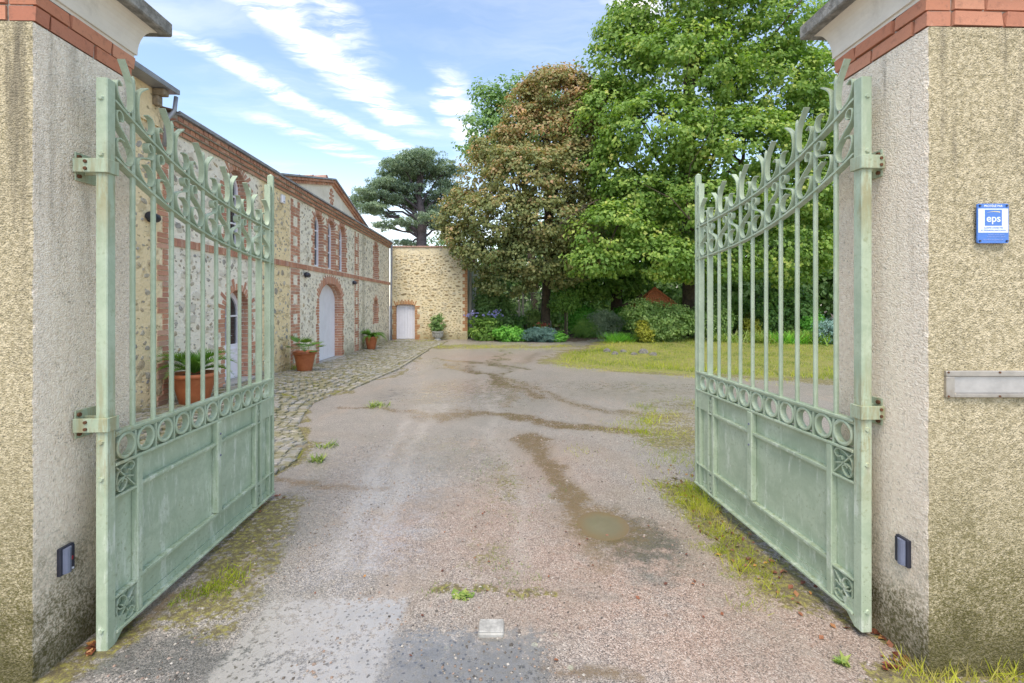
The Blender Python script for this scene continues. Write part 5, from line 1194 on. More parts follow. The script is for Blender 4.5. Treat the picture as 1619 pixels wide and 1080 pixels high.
# umbrella pine far behind
Y0 = 52.0; rg = np.random.default_rng(25)
pads = [(665, 250, 34, 13), (640, 262, 38, 14), (700, 268, 34, 14), (620, 280, 30, 11), (668, 280, 45, 13), (708, 296, 22, 12), (610, 292, 26, 10), (640, 300, 42, 11), (690, 310, 36, 12), (588, 306, 26, 9), (615, 316, 40, 10), (575, 318, 22, 9),
        (668, 326, 34, 10), (712, 326, 18, 14), (640, 318, 30, 10), (590, 330, 30, 8), (648, 268, 30, 12), (680, 345, 22, 9), (700, 358, 22, 9), (608, 340, 24, 6), (640, 352, 20, 8), (655, 362, 14, 7), (605, 358, 16, 7), (690, 335, 24, 9), (565, 326, 12, 6), (640, 385, 22, 5), (670, 242, 22, 7), (725, 312, 14, 12)]
x, y, z = at(668, 480, Y0); pine = thing('umbrella_pine', 'broad crowned dark pine rising behind the end building', 'tree', (x, Y0, 0)); bz = 0.0; parts = []; mb = MB()
tb = at(666, 395, Y0); tm = at(668, 345, Y0); tt = at(664, 255, Y0)
mb.tube([(0, 0, 0), (tb[0]-x, 0, tb[2]), (tm[0]-x, 0, tm[2]), (at(661, 300, Y0)[0]-x, 0, at(661, 300, Y0)[2]), (tt[0]-x, 0, tt[2])], [0.75, 0.62, 0.48, 0.3, 0.08], 12); mb.build('trunk', M['bark_pine'], pine, smooth=True)
mb = MB(); blp = []
for i, (px, py, rx, ry) in enumerate(pads):
    dj = rg.uniform(-2.6, 2.6); b_ = pxblob(px, py, Y0, rx, ry*0.95, rx*Y0/F*0.9, dj); blp.append((b_[0]-x, b_[1]-Y0, b_[2], b_[3], b_[4], b_[5]*0.8))
    t_ = min(0.92, max(0.12, (395-py)/150*0.75-0.12+rg.uniform(-.05, .05))); st_ = Vector((at(666, 395, Y0)[0]-x, 0, tb[2])).lerp(Vector((tt[0]-x, 0, tt[2])), t_)
    pts = limb(mb, st_, (b_[0]-x, b_[1]-Y0, b_[2]-b_[5]*0.4), 0.21*(1-t_*0.5), 0.04, rg, 6, 0.10)
    for _ in range(5): q_ = pts[rg.integers(3, 7)]; limb(mb, q_, (b_[0]-x+rg.uniform(-1, 1)*b_[3]*0.8, b_[1]-Y0+rg.uniform(-1, 1)*b_[4]*.7, b_[2]-b_[5]*0.2), 0.06, 0.015, rg, 3, 0.1, 4)
mb.build('limbs', M['bark_pine'], pine, smooth=True)
leaf_obj('crown', [foliage(blp, 1250, 26, 0.60, 0.34, rg, T_TUFT, 0.25, 0.42, 0.3, -0.6, -0.02, 0.8)], M['lf_pine'], pine)

# woodland closing the view behind the beds
rg = np.random.default_rng(31); bl = []
for q in [(770, 440, 31, 60, 60), (850, 430, 33, 80, 90), (960, 400, 33, 90, 110), (1060, 380, 32, 90, 120), (1160, 380, 31, 90, 120), (1260, 370, 31, 90, 130), (1350, 370, 30, 90, 130), (1460, 360, 30, 120, 150), (1600, 360, 30, 120, 160), (1200, 470, 26, 80, 40), (1300, 450, 26, 80, 50),
          (900, 480, 27, 70, 40), (780, 490, 28, 45, 28), (1020, 470, 29, 80, 45), (690, 400, 60, 40, 26), (720, 395, 55, 30, 25), (1120, 450, 27, 60, 50)]: bl.append(pxblob(*q))
leaf_obj('woodland_foliage', [foliage(bl, 3000, 22, 0.75, 0.26, rg, T_OVAL, 0.7, 0.7, 0.85, 0.3, 0.05, 0.5, 1.4)], M['lf_light'], kind='stuff', label='deep green woodland closing the garden behind the beds')
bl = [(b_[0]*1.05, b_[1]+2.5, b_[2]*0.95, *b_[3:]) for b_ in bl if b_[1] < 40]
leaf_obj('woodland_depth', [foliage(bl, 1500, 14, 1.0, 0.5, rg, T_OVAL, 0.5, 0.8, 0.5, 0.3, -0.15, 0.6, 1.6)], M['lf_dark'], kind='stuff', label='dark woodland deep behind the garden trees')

# ------------------------------------------------------------------ shrubs, bedding and lawn
def shrub(label, px, pyb, wpx, hpx, mat, Y=None, ls=0.09, nc=140, per=26, tmpl=T_LEAF, seed=0, name='garden_shrub', cat='shrub', extra=None, cr=0.22, flat=0.7, stems=6, bright=0.0, droop=0.2, group=None, wide=1.0):
    rg = np.random.default_rng(seed+400)
    if Y is None: Y = F*(H-0.02)/(pyb-HY)
    x = (px-CX)/F*Y; k = Y/F; z0 = gzf(x, Y); zb = H+(HY-pyb)*k; z0 = min(z0, zb+0.05); w_, h_ = wpx*k/2, hpx*k
    root = thing(name, label, cat, (x, Y, z0), 0, group); bl = [(0, 0, h_*0.45, w_*0.8, w_*0.62, h_*0.50)]
    for _ in range(5): a = rg.uniform(-1, 1); bl.append((a*w_*0.6, rg.uniform(-.4, .3)*w_, h_*rg.uniform(0.28, 0.68), w_*rg.uniform(.3, .48), w_*.35, h_*rg.uniform(.22, .36)))
    leaf_obj('foliage', [foliage(bl, nc, per, cr, ls, rg, tmpl, 0.45, flat, 0.5, droop, bright, 0.5, wide)], M[mat], root)
    mb = MB()
    for _ in range(stems): limb(mb, (rg.uniform(-.15, .15)*w_, rg.uniform(-.1, .1), -0.05), (rg.uniform(-.6, .6)*w_, rg.uniform(-.3, .3)*w_, h_*rg.uniform(.5, .9)), 0.02, 0.006, rg, 3, 0.1, 5)
    mb.build('stems', M['bark'], root)
    if extra:
        fm, n_, fs, zlo, zhi = extra; P = np.stack([rg.uniform(-w_, w_, n_)*0.9, rg.uniform(-w_, w_, n_)*.5-w_*0.15, rg.uniform(zlo, zhi, n_)*h_], 1)
        parts = []
        for j in range(5): parts.append(leaves_np(P+rg.normal(size=P.shape)*fs*0.5, rg.normal(size=P.shape), np.full(n_, fs), rg.random(n_), T_OVAL, rg, None, 1.6))
        leaf_obj('flowers', parts, M[fm], root)
    return root
shrub('iris clump with lilac flowers at the corner of the ochre wall', 768, 546, 66, 48, 'lf_mid', 20.0, 0.13, 170, 26, T_OVAL, 1, extra=('flower_blue', 16, 0.10, 0.9, 1.15))
shrub('bright green low bush right of the lilac irises', 808, 543, 56, 27, 'lf_bright', 19.4, 0.09, 150, 26, T_LEAF, 2)
shrub('blue grey spreading juniper at the foot of the bronze maple', 856, 541, 56, 22, 'lf_blue', 19.2, 0.10, 170, 24, T_TUFT, 3, flat=0.45)
shrub('small leafy plant right of the blue juniper', 884, 541, 22, 16, 'lf_bright', 19.1, 0.09, 40, 22, T_LEAF, 4)
shrub('small red flowered azalea before the maple trunk', 857, 520, 26, 22, 'lf_mid', 20.4, 0.08, 50, 22, T_LEAF, 5, extra=('flower_red', 26, 0.06, 0.5, 1.0))
shrub('grey green cushion shrub between the path and the round headed tree', 928, 540, 44, 34, 'lf_dark', 20.2, 0.08, 130, 26, T_TUFT, 6, bright=0.25)
shrub('dark needled dwarf pine beside the grass tussock', 958, 540, 60, 48, 'lf_pine', 20.4, 0.11, 190, 26, T_TUFT, 7, bright=0.15)
shrub('green leafy bush behind the dwarf pine', 925, 500, 60, 36, 'lf_bright', 23.0, 0.12, 130, 26, T_LEAF, 8)
shrub('broad variegated shrub below the red tiled roof', 1045, 540, 130, 63, 'lf_pale', 18.6, 0.095, 620, 28, T_LEAF, 9, cr=0.26)
shrub('variegated shrub behind the free end of the right gate leaf', 1122, 540, 84, 72, 'lf_pale', 19.0, 0.095, 340, 28, T_LEAF, 10, bright=-0.12)
shrub('golden leaved shrub set in the broad variegated one', 1020, 532, 26, 34, 'lf_yellow', 17.6, 0.07, 60, 24, T_LEAF, 11, name='golden_shrub')
shrub('golden leaved shrub seen between the bars of the right gate', 1186, 524, 34, 34, 'lf_yellow', 19.6, 0.08, 70, 24, T_LEAF, 12, name='golden_shrub')
shrub('tall dark laurel with yellowish top behind the right gate bars', 1235, 528, 110, 92, 'lf_dark', 20.5, 0.13, 420, 26, T_LEAF, 13, cr=0.3, bright=0.05)
shrub('yellow green arching bush over the dark laurel', 1215, 470, 120, 42, 'lf_yellow', 21.8, 0.11, 150, 24, T_LEAF, 14, bright=-0.25)
shrub('fresh green round bush right of the dark laurel', 1282, 520, 44, 40, 'lf_bright', 19.4, 0.10, 120, 24, T_LEAF, 15)
shrub('dark green bush left of the dark laurel', 1165, 500, 70, 55, 'lf_mid', 22.0, 0.12, 200, 26, T_LEAF, 16)
shrub('shaded ivy bush along the mesh fence', 800, 520, 70, 30, 'lf_dark', 21.8, 0.11, 130, 26, T_LEAF, 17)
shrub('leafy shoot climbing beside the maple trunk', 842, 512, 30, 40, 'lf_pale', 22.0, 0.10, 80, 24, T_LEAF, 18)
shrub('pale green bush under the outbuilding end', 775, 430, 46, 80, 'lf_light', 23.0, 0.14, 190, 24, T_LEAF, 19)
shrub('silver grey perennial at the far right of the border', 1308, 545, 50, 40, 'lf_blue', 17.0, 0.07, 120, 24, T_OVAL, 20, bright=0.2)
shrub('fresh green sapling arching beside the outbuilding corner', 782, 500, 70, 110, 'lf_light', 21.4, 0.12, 300, 26, T_LEAF, 21, name='sapling', cat='sapling', cr=0.28)
shrub('bright green undergrowth bush under the shady tree', 915, 515, 60, 44, 'lf_bright', 21.6, 0.11, 200, 26, T_LEAF, 22)
shrub('leafy green bush left of the red tiled roof', 985, 500, 60, 36, 'lf_bright', 22.6, 0.11, 160, 26, T_LEAF, 23)
# little clipped standard
x = (893-CX)/F*20.4; st_ = thing('standard_tree', 'small mop headed tree on a thin staked stem', 'tree', (x, 20.4, gzf(x, 20.4)))
rg = np.random.default_rng(77); zc_ = H+(HY-478)/F*20.4-gzf(x, 20.4)
leaf_obj('crown', [foliage([(0, 0, zc_, 0.62, 0.55, 0.52), (-.35, 0, zc_-0.15, 0.3, 0.3, 0.3), (0.3, 0, zc_+0.1, 0.33, .3, .3)], 170, 26, 0.20, 0.10, rg, T_LEAF, 0.4, 0.7, 0.5)], M['lf_mid'], st_)
mb = MB(); mb.tube([(0, 0, -0.1), (0.02, 0, 0.7), (0, 0, zc_)], [0.05, 0.04, 0.025], 8); mb.build('trunk', M['bark'], st_); mb = MB(); mb.tube([(0.10, -0.03, -0.1), (0.10, -0.03, 1.25)], 0.022, 6); mb.build('stake', M['wood'], st_)
# moss grown bare twigs hanging from the maple
rg = np.random.default_rng(5); tw = thing('bare_branch', 'bare mossy branch hanging under the bronze maple', 'branch', at(845, 395, 18.4)); mb = MB()
for k in range(9):
    a = Vector((rg.uniform(-.2, .5), rg.uniform(-.2, .2), rg.uniform(-.1, .2))); e_ = a+Vector((rg.uniform(-0.6, 1.1), rg.uniform(-.3, .3), rg.uniform(-1.1, 0.0)))
    pts = limb(mb, a, e_, 0.018, 0.006, rg, 5, 0.25, 5)
    for _ in range(4): q_ = pts[rg.integers(1, 6)]; limb(mb, q_, q_+Vector((rg.uniform(-.4, .5), rg.uniform(-.2, .2), rg.uniform(-.35, .15))), 0.009, 0.003, rg, 3, 0.25, 4)
mb.build('twigs', M['twig'], tw)

def blades(polyfn, n, h, mat, name, label, seed, wide=0.6, tmpl=T_GRASS, lean=0.5, parent=None, bright=0.0, hvar=(0.5, 1.4)):
    rg = np.random.default_rng(seed); P = polyfn(n, rg); n = len(P); z = gz(P[:, 0], P[:, 1]); C_ = np.stack([P[:, 0], P[:, 1], z], 1)
    up = np.stack([rg.normal(size=n)*lean, rg.normal(size=n)*lean, np.ones(n)], 1); nr = rg.normal(size=(n, 3)); nr[:, 2] *= 0.2
    return leaf_obj(name, [leaves_np(C_, nr, h*rg.uniform(*hvar, n)*(1+1.5*vnoise(P[:, 0], P[:, 1], 2.1, seed+90)), np.clip(rg.random(n)*0.55+bright+0.22+vnoise(P[:, 0], P[:, 1], 1.3, seed+50)*1.9, 0, 1), tmpl, rg, up, wide)], M[mat], parent, kind='stuff', label=label)
def in_poly(poly, wfun=None):
    a = np.array(poly); lo, hi = a.min(0), a.max(0)
    def f(n, rg):
        out = []; tot = 0
        while tot < n:
            P = rg.uniform(lo, hi, size=(n*2, 2)); m_ = inside(P[:, 0], P[:, 1], poly)
            if wfun is not None: m_ &= rg.random(len(P)) < wfun(P[:, 0], P[:, 1])
            P = P[m_]; out.append(P); tot += len(P)
        return np.concatenate(out)[:n]
    return f
LV = [q for q in LAWN]; LVIS = [gp(*q) for q in [(878, 573), (1000, 583), (1100, 589), (1200, 595), (1330, 603)]]+[(12, 9.3), (15, 16), (14.5, 20.6), (9, 20.0), (5.4, 19.0)]+[gp(*q) for q in [(990, 541), (960, 543), (930, 552), (890, 560)]]
def ln(x, y): return 0.35+0.65*(0.5+0.5*np.sin(x*2.1+np.sin(y*1.3)*2))*smoothstep(0.0, 0.9, -sdf(x, y, LVIS))+0.1
blades(in_poly(LVIS, ln), 60000, 0.055, 'lf_grass', 'lawn_grass', 'short yellow green grass of the lawn', 1, 1.0)
blades(in_poly(LVIS, lambda x, y: np.exp(-((sdf(x, y, LVIS)+0.5)/0.5)**2)*0.6+0.05), 9000, 0.10, 'lf_tuft', 'lawn_edge_grass', 'longer grass along the lawn edge', 2, 0.8)
def strip_pts(px, wd, soft=1.0):
    P_ = [gp(*q) for q in px]
    def f(n, rg):
        seg = [math.hypot(b_[0]-a[0], b_[1]-a[1]) for a, b_ in zip(P_[:-1], P_[1:])]; pr = np.array(seg)/sum(seg); i = rg.choice(len(seg), n, p=pr); t_ = rg.random(n)[:, None]
        A_ = np.array(P_)[i]; B_ = np.array(P_)[i+1]; c = A_+(B_-A_)*t_; ncl = 60; cl_ = rg.normal(size=(ncl, 2))*wd*0.5; k = rg.integers(0, ncl, n)
        return c+rg.normal(size=(n, 2))*wd*0.38+cl_[k]*0.35
    return f
def clumped(px, wd, ncl, r):
    f0 = strip_pts(px, wd)
    def f(n, rg): c = f0(ncl, rg); k = rg.integers(0, ncl, n); return c[k]+rg.normal(size=(n, 2))*r
    return f
blades(clumped([(1215, 945), (1160, 880), (1110, 820), (1080, 770)], 0.20, 70, 0.035), 3000, 0.034, 'lf_tuft', 'verge_grass', 'yellow green mossy grass along the foot of the right gate leaf', 3, 0.55, T_BLADE, 0.9)
blades(clumped([(1215, 940), (1160, 880), (1090, 770)], 0.12, 22, 0.04), 700, 0.075, 'lf_tuft', 'verge_grass', 'taller grass spikes beside the right gate leaf', 4, 0.35, T_BLADE, 0.5)
blades(clumped([(1090, 780), (1060, 690), (1020, 680), (1100, 640)], 0.7, 60, 0.10), 2600, 0.05, 'lf_tuft', 'verge_grass', 'patchy grass between the drive and the right gate leaf', 5, 0.7, T_BLADE, 0.7)
blades(clumped([(290, 945), (345, 935), (375, 900)], 0.09, 26, 0.035), 420, 0.042, 'lf_tuft', 'verge_grass', 'small grass tuft at the foot of the left gate leaf', 6, 0.9, T_BLADE, 0.9)
blades(clumped([(640, 548), (760, 548), (900, 548)], 1.3, 160, 0.25), 5200, 0.05, 'lf_tuft', 'moss_grass', 'thin grass strip in front of the flower bed', 7, 0.9)
blades(clumped([(770, 880), (850, 925), (700, 935)], 0.15, 22, 0.03), 380, 0.022, 'lf_weed', 'verge_grass', 'sparse seedlings in the middle of the drive', 8, 1.0, T_BLADE, 0.9)
blades(clumped([(730, 700), (830, 800), (760, 860)], 0.5, 60, 0.04), 700, 0.018, 'lf_weed', 'verge_grass', 'tiny seedlings along the crown of the drive', 9, 1.0, T_BLADE, 0.9)
def setpts(n, rg):
    y = rg.uniform(5, 19, n); x = np.array([wallx(a)+0.1+(edgex(a)-wallx(a)-0.2)*u for a, u in zip(y, rg.random(n))]); m_ = (np.sin(x*3+y*1.1)+np.sin(y*2.3+x)) > 0.2; return np.stack([x, y], 1)[m_]
blades(setpts, 9000, 0.028, 'lf_tuft', 'paving_moss', 'moss and fine grass between the setts', 10, 1.2, T_GRASS, 0.8)
blades(strip_pts([(436, 594), (470, 590)], 0.22), 500, 0.16, 'lf_weed', 'wall_weeds', 'green weeds at the foot of the house wall', 11, 1.0, T_BLADE, 0.6)
blades(clumped([(1440, 1075), (1640, 1068)], 0.08, 26, 0.03), 380, 0.065, 'lf_tuft', 'verge_grass', 'rough grass at the foot of the right pillar', 12, 0.5, T_BLADE, 0.6)
blades(strip_pts([(620, 541), (690, 539)], 0.15), 400, 0.06, 'lf_tuft', 'wall_weeds', 'thin grass at the foot of the ochre wall', 13, 1.0)

def tuft(label, px, py, n, h, mat, seed, wd=0.05, tmpl=T_BLADE, wide=1.0, lean=0.6, name='weed', cat='weed', Y=None, group=None):
    x, y = gp(px, py) if Y is None else ((px-CX)/F*Y, Y); root = thing(name, label, cat, (x, y, gzf(x, y)), 0, group); rg = np.random.default_rng(900+seed)
    C_ = np.stack([rg.normal(size=n)*wd*0.4, rg.normal(size=n)*wd*0.4, np.zeros(n)], 1); a = rg.uniform(0, 6.28, n); up = np.stack([np.cos(a)*lean, np.sin(a)*lean, rg.uniform(.3, 1, n)], 1)
    leaf_obj('blades', [leaves_np(C_, np.stack([-np.cos(a)*.5, -np.sin(a)*.5, np.ones(n)], 1), h*rg.uniform(.6, 1.2, n), rg.random(n), tmpl, rg, up, wide)], M[mat], root); return root
tuft('leafy weed in the drive behind the gate stop', 733, 943, 46, 0.055, 'lf_weed', 1, 0.06, T_OVAL, 0.75, 0.7)
tuft('flat dandelion rosette near the foot of the right pillar', 1335, 1050, 16, 0.11, 'lf_weed', 2, 0.02, T_OVAL, 0.45, 2.0)
tuft('grass tuft right of the wavy sett edge', 515, 706, 60, 0.09, 'lf_weed', 3, 0.12, T_BLADE, 1.2, 1.0)
tuft('grass tuft in the drive below the wavy sett edge', 503, 728, 60, 0.11, 'lf_weed', 4, 0.10, T_BLADE, 1.2, 1.0)
tuft('small grass tuft growing in the brown rut', 597, 642, 90, 0.12, 'lf_weed', 5, 0.2, T_BLADE, 1.2, 0.9)
tuft('bright tussock of fine grass at the tip of the lawn', 977, 541, 420, 0.62, 'lf_bright', 6, 0.6, T_BLADE, 0.4, 0.45, 'grass_tussock', 'ornamental grass', 18.0)
for i, (px, Y, lab) in enumerate([(1205, 17.6, 'sword leaved iris clump seen right of the gate mid bars'), (1240, 17.4, 'sword leaved iris clump in front of the dark laurel'), (1275, 17.8, 'sword leaved iris clump left of the last gate bars'), (1150, 18.0, 'thin sword leaved clump behind the first gate bars'), (1300, 17.2, 'sword leaved iris clump nearest the right pillar')]):
    tuft(lab, px, 0, 190, 0.75, ['lf_weed', 'lf_bright', 'lf_weed', 'lf_pale', 'lf_mid'][i], 10+i, 0.75, T_BLADE, 0.5, 0.45, 'iris_clump', 'iris', Y, 'iris clumps along the border')
blades(clumped([(865, 576), (930, 583), (1000, 588), (1100, 594), (1250, 602)], 0.6, 150, 0.10), 3200, 0.035, 'lf_tuft', 'lawn_edge_grass', 'scattered grass creeping from the lawn onto the drive', 31, 0.9, T_GRASS, 0.7)
# loose gravel lying on the drive
T_PEB = (np.array([(-.5, -.3, 0), (.4, -.45, 0), (.5, .35, 0), (-.35, .5, 0), (.05, .0, .42), (0, .1, -.2)], float), np.array([(0, 1, 4), (1, 2, 4), (2, 3, 4), (3, 0, 4), (1, 0, 5), (2, 1, 5), (3, 2, 5), (0, 3, 5)]))
rg = np.random.default_rng(66); n = 4200; yy_ = 1.95+5.0*rg.random(n)**1.6; xx_ = rg.uniform(-1.75, 1.6, n)+rg.normal(size=n)*.05; kp = (vnoise(xx_, yy_, 1.6, 9) > -0.07) & (np.hypot(xx_-.66, (yy_-3.32)*.8) > .25); xx_, yy_ = xx_[kp], yy_[kp]; n = len(xx_)
V, Fc, R = leaves_np(np.stack([xx_, yy_, gz(xx_, yy_)+0.001], 1), np.tile([0., 0., 1.], (n, 1))+rg.normal(size=(n, 3))*.15, rg.uniform(.005, .013, n)*(1+.8*rg.random(n)**6), rg.random(n), T_PEB, rg)
M['pebble'] = stonemat('loose_pebble', [(0, (0.09, 0.085, 0.08)), (0.3, (0.24, 0.20, 0.17)), (0.6, (0.40, 0.28, 0.22)), (0.85, (0.46, 0.42, 0.37)), (1, (0.60, 0.56, 0.50))])
link(mesh_np('loose_gravel', V, Fc, [M['pebble']], {'rnd': ('FLOAT', R)}), 'loose_gravel', kind='stuff', label='loose pink and grey grit lying on the drive')
# fallen leaves
def litter(name, label, fn, n, seed, ls=0.035):
    rg = np.random.default_rng(seed); P = fn(n, rg); n = len(P); C_ = np.stack([P[:, 0], P[:, 1], gz(P[:, 0], P[:, 1])+0.008], 1); nr = np.stack([rg.normal(size=n)*.35, rg.normal(size=n)*.35, np.ones(n)], 1)
    leaf_obj(name, [leaves_np(C_, nr, ls*rg.uniform(.4, 1.3, n), rg.random(n), T_OVAL, rg, None, 1.2)], M['lf_dead'], kind='stuff', label=label)
litter('fallen_leaves', 'red brown fallen leaves beside the right gate leaf', strip_pts([(1290, 960), (1180, 870), (1060, 740)], 0.28), 150, 1)
litter('fallen_leaves', 'damp fallen leaves gathered at the free end of the left gate leaf', clumped([(390, 815), (430, 775)], 0.1, 12, 0.07), 60, 2)
litter('fallen_leaves', 'dead leaves in the corner by the right pillar', strip_pts([(1370, 985), (1440, 1040), (1400, 1060)], 0.05), 70, 3)
litter('fallen_leaves', 'dead leaves in the corner by the left pillar', strip_pts([(130, 1040), (175, 1005)], 0.03), 22, 4, 0.05)
litter('fallen_leaves', 'single dead leaves scattered over the drive', strip_pts([(500, 1000), (900, 850), (1100, 950), (700, 760)], 0.8), 70, 5, 0.022)
# ------------------------------------------------------------------ pots, rocks, fence, roof in the garden
def pot(label, x, y, z, r, h, palm, seed, squat=1.0, ph=0.5, group='terracotta pots along the house'):
    root = thing('potted_palm' if palm else 'potted_shrub', label, 'potted plant', (x, y, z), 0, group)
    prof = [(0.0, 0.0), (r*0.56, 0.0), (r*0.60, 0.02*h), (r*0.72, 0.35*h), (r*0.86, 0.70*h), (r*0.93, 0.84*h), (r*0.94, 0.86*h), (r*1.02, 0.87*h), (r*1.04, 0.93*h), (r*1.0, 1.0*h), (r*0.9, 1.0*h), (r*0.86, 0.9*h), (r*0.82, 0.85*h)]
    MB().lathe(prof, 32).build('pot', M['pot'], root, smooth=True)
    MB().lathe([(r*0.86, 0.90*h), (0.0, 0.93*h)], 20).build('soil', M['bark'], root)
    rg = np.random.default_rng(seed); parts = []
    nf = palm[0]; L = palm[1]
    for i in range(nf):
        a = 2*math.pi*i/nf+rg.uniform(-.2, .2); el = rg.uniform(*palm[2]); Lf = L*rg.uniform(.8, 1.1); pts = []
        for k in range(14):
            t_ = k/13; rr_ = Lf*t_; e2 = el-palm[3]*t_*t_; pts.append((math.cos(a)*rr_*math.cos(e2)+0.02*math.cos(a), math.sin(a)*rr_*math.cos(e2), h*0.92+0.03+rr_*math.sin(e2)))
        P = np.array(pts); d = np.gradient(P, axis=0); d /= np.linalg.norm(d, axis=1, keepdims=True); sd_ = np.cross(d, [0, 0, 1]); sd_ /= np.linalg.norm(sd_, axis=1, keepdims=True)
        if palm[4] == 'fan':          # fan leaf at the end of a stalk
            c = P[8]; ax = d[8]; s_ = sd_[8]; fw = np.linspace(-1.25, 1.25, 15); upv = ax[None]*np.cos(fw)[:, None]+s_[None]*np.sin(fw)[:, None]+np.array([0, 0, -0.12]); nr = np.tile(np.cross(s_, ax), (15, 1))
            parts.append(leaves_np(np.tile(c, (15, 1)), nr, np.full(15, Lf*0.52), np.full(15, rg.random())*0.7+rg.random(15)*.3, T_BLADE, rg, upv, 1.4))
            parts.append(leaves_np(P[:1], np.array([[-math.cos(a), -math.sin(a), 1.0]]), np.array([Lf*0.62]), np.array([.5]), T_BLADE, rg, (P[8]-P[0])[None], 0.5))
        else:
            for k in range(1, 14):
                for sg in (-1, 1):
                    ln_ = Lf*0.26*math.sin(math.pi*min(1, 0.18+0.8*k/13))
                    for jj in (0, 0.5):
                        pp = P[k-1]*(1-jj)+P[k]*jj
                        parts.append(leaves_np(pp[None], (np.cross(sd_[k], d[k])+sg*sd_[k]*-0.5)[None], np.array([ln_]), np.array([0.3+0.6*rg.random()*k/13]), T_BLADE, rg, (sd_[k]*sg+d[k]*0.9)[None], 1.3))
    leaf_obj('fronds', parts, M['lf_palm'], root); return root
pot('large terracotta pot with arching sago palm nearest the gate', -4.42, 6.38, 0.20, 0.285, 0.44, (18, 0.60, (0.35, 1.15), 0.75, 'feather'), 1)
pot('terracotta pot with fan palm left of the vaulted white door', -4.52, 10.0, 0.09, 0.235, 0.47, (13, 0.42, (0.25, 1.3), 0.5, 'fan'), 2)
x, y = -4.88, 15.9
pot('terracotta pot with feathery palm right of the vaulted white door', x, y, gzf(x, y), 0.225, 0.45, (17, 0.62, (0.2, 1.0), 0.9, 'feather'), 3)
# grey urn with a loose shrub
x, y, _ = at(692, 537, 20.0); root = thing('urn_planter', 'grey stone urn with a loose green shrub against the ochre wall', 'potted plant', (x, y, gzf(x, y)))
pr = [(0, 0), (0.17, 0), (0.17, 0.03), (0.11, 0.06), (0.12, 0.09), (0.19, 0.16), (0.225, 0.26), (0.23, 0.33), (0.255, 0.35), (0.255, 0.39), (0.21, 0.39), (0.19, 0.36)]
MB().lathe(pr, 28).build('urn', M['urn'], root, smooth=True)
for k in range(10): a = 2*math.pi*k/10; q = MB(); q.tube([(0.20*math.cos(a), 0.20*math.sin(a), 0.15), (0.236*math.cos(a), 0.236*math.sin(a), 0.31)], 0.016, 6); q.build('rib', M['urn'], root)
rg = np.random.default_rng(8); leaf_obj('foliage', [foliage([(0, 0, 0.72, 0.30, 0.28, 0.36), (0.08, 0, 0.95, 0.16, .15, .18), (-.18, 0, .6, .16, .15, .2)], 60, 24, 0.13, 0.085, rg, T_OVAL, 0.2, 0.9, 0.3)], M['lf_light'], root)
mb = MB(); 
for k in range(6): limb(mb, (0, 0, 0.36), (rg.uniform(-.22, .22), rg.uniform(-.2, .2), rg.uniform(.7, 1.05)), 0.012, 0.004, rg, 3, .1, 5)
mb.build('stems', M['bark'], root)
# mossy rocks in the lawn
M['rock'] = simple('mossy_rock', (0.17, 0.16, 0.14), 0.95, 0.35, 7, 0.9, bd=0.02, dirt=((0.16, 0.17, 0.04), 0.85))
rg = np.random.default_rng(3)
for i, (px, py, w_, lab) in enumerate([(960, 557, .34, 'flat mossy rock at the left tip of the lawn'), (972, 561, .30, 'small mossy rock second in the lawn row'), (985, 558, .26, 'mossy rock in the middle of the lawn row'), (1017, 560, .40, 'largest grey rock in the lawn edge'), (1033, 563, .30, 'grey rock at the right end of the lawn row'), (1002, 562, .26, 'low mossy rock left of the largest grey one')]):
    x, y = gp(px, py); vs = []; fs = []; n_ = 10; ring = 5
    for j in range(ring):
        th = math.pi/2*j/(ring-1)
        for k in range(n_):
            a = 2*math.pi*k/n_; r_ = w_/2*math.cos(th*0.96)*(1+rg.uniform(-.16, .16)); vs.append((r_*math.cos(a), r_*0.8*math.sin(a), w_*0.42*math.sin(th)*(1+rg.uniform(-.15, .1))-0.03))
    fs = [(j*n_+k, j*n_+(k+1) % n_, (j+1)*n_+(k+1) % n_, (j+1)*n_+k) for j in range(ring-1) for k in range(n_)]+[tuple((ring-1)*n_+k for k in range(n_))]
    o = link(mesh_np('garden_rock', vs, fs, [M['rock']], smooth=False), 'garden_rock', None, (x, y, gzf(x, y)), (0, 0, rg.uniform(0, 3)), None, lab, 'rock', 'rocks along the lawn edge')
# mesh fence on its low wall
fx0, fx1, fy = at(775, 0, 22.4)[0], at(862, 0, 22.4)[0], 22.4; z0, z1 = at(0, 507, fy)[2], at(0, 463, fy)[2]
fe = thing('mesh_fence', 'diagonal wire mesh fence on a low wall behind the flower bed', 'fence', ((fx0+fx1)/2, fy, 0)); hw = (fx1-fx0)/2
mb = MB(); mb.box(-hw-.3, hw+.3, -0.08, 0.08, 0, z0, bev=0.01); mb.build('low_wall', M['concrete'], fe)
for px in (781, 821, 827, 862): 
    xx = at(px, 0, fy)[0]-(fx0+fx1)/2; mb = MB(); mb.box(xx-0.045, xx+0.045, -0.05, 0.05, z0, z1+0.03, bev=0.006); mb.build('post', M['side_plaster'], fe)
mb = MB(); hh = z1-z0; n_ = int(2*hw/0.075)
for k in range(-int(hh/0.075), n_):
    for sg in (1, -1):
        a = -hw+k*0.075; x0, x1 = a, a+hh; 
        p0, p1 = [x0, 0.0], [x1, hh]
        if p0[0] < -hw: p0 = [-hw, -hw-x0]
        if p1[0] > hw: p1 = [hw, hw-x0]
        if p1[0] <= p0[0]: continue
        xs_ = (p0[0], p1[0]) if sg > 0 else (-p0[0], -p1[0]); mb.tube([(xs_[0], 0.004*sg, z0+p0[1]), (xs_[1], 0.004*sg, z0+p1[1])], 0.0045, 3, False)
mb.build('wire_mesh', M['zinc'], fe); 
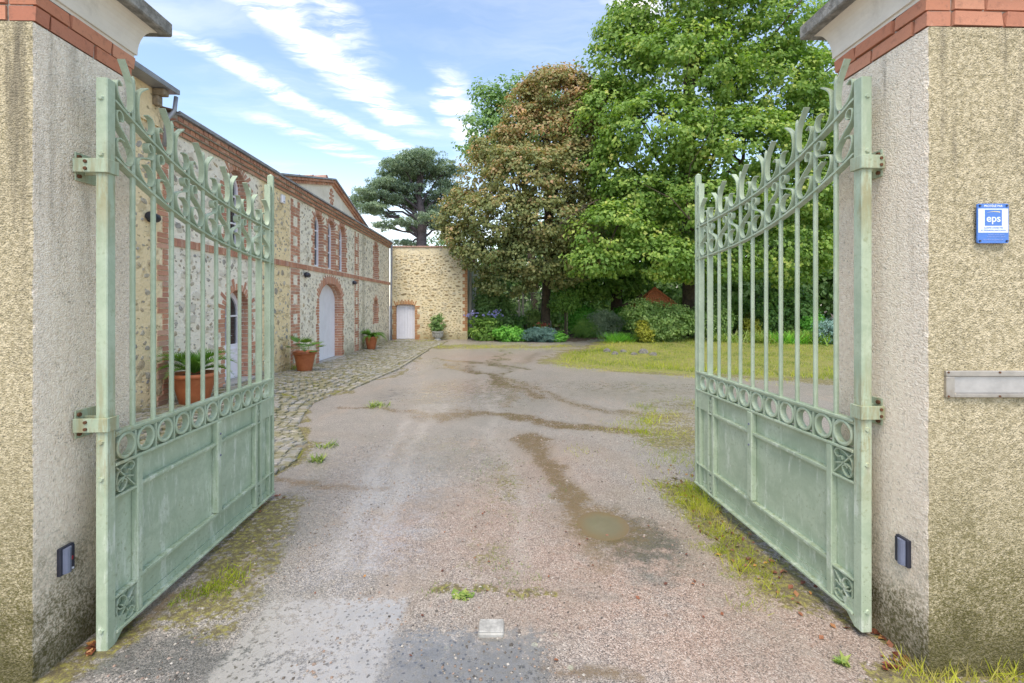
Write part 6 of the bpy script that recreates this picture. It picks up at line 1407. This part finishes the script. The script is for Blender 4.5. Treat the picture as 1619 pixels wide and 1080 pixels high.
mb = MB(); mb.tube([(-hw, 0, z1), (hw, 0, z1)], 0.014, 5); mb.build('top_wire', M['zinc'], fe)
# red tiled little roof in the garden
wx, wy, wz = at(1035, 456, 21.6); ro = thing('well_house', 'small hut with a steep red tiled roof among the shrubs', 'garden hut', (wx, wy, gzf(wx, wy)))
zt = wz-gzf(wx, wy); ze = at(1035, 486, 21.6)[2]-gzf(wx, wy); hw = 0.92
cor = [(-hw, -hw*0.7), (hw, -hw*0.7), (hw, hw*0.7), (-hw, hw*0.7)]
for f_ in range(4):
    a, b_ = cor[f_], cor[(f_+1) % 4]
    for k in range(5):
        t0, t1 = k/5, (k+1)/5; nt = 10
        for j in range(nt):
            def P_(t_, u_, up_=0.0):
                ax_, ay_ = a[0]+(b_[0]-a[0])*u_, a[1]+(b_[1]-a[1])*u_; return (ax_*(1-t_), ay_*(1-t_), ze+(zt-ze)*t_+up_)
            o_ = 0.5/nt*(k % 2); u0, u1 = max(0, j/nt+o_-0.5/nt*0)+0.006, min(1, (j+1)/nt+o_)-0.006
            if u1 <= u0: continue
            mb = MB(); mb.add([P_(t0, u0, 0.035), P_(t0, u1, 0.035), P_(min(1, t1+0.02), u1, 0.008), P_(min(1, t1+0.02), u0, 0.008), P_(t0, u0, 0.012), P_(t0, u1, 0.012)], [(0, 1, 2, 3), (4, 5, 1, 0)])
            mb.build('roof_tile', M['red_tile'], ro)
for c_ in cor: mb = MB(); mb.tube([(c_[0]*1.02, c_[1]*1.02, ze+0.05), (0, 0, zt+0.05)], 0.035, 6); mb.build('hip_ridge', M['red_tile'], ro)
for c_ in cor: mb = MB(); mb.box(c_[0]*0.85-0.05, c_[0]*0.85+0.05, c_[1]*0.85-0.05, c_[1]*0.85+0.05, -0.1, ze+0.02); mb.build('post', M['bark'], ro)
mb = MB(); mb.tube([at(983, 484, 21.4), at(1000, 477, 21.4), at(1015, 466, 21.4)], 0.06, 6); mb.build('fallen_branch', M['bark'], label='dark bent bough reaching from the tree trunk to the red roof', cat='bough')
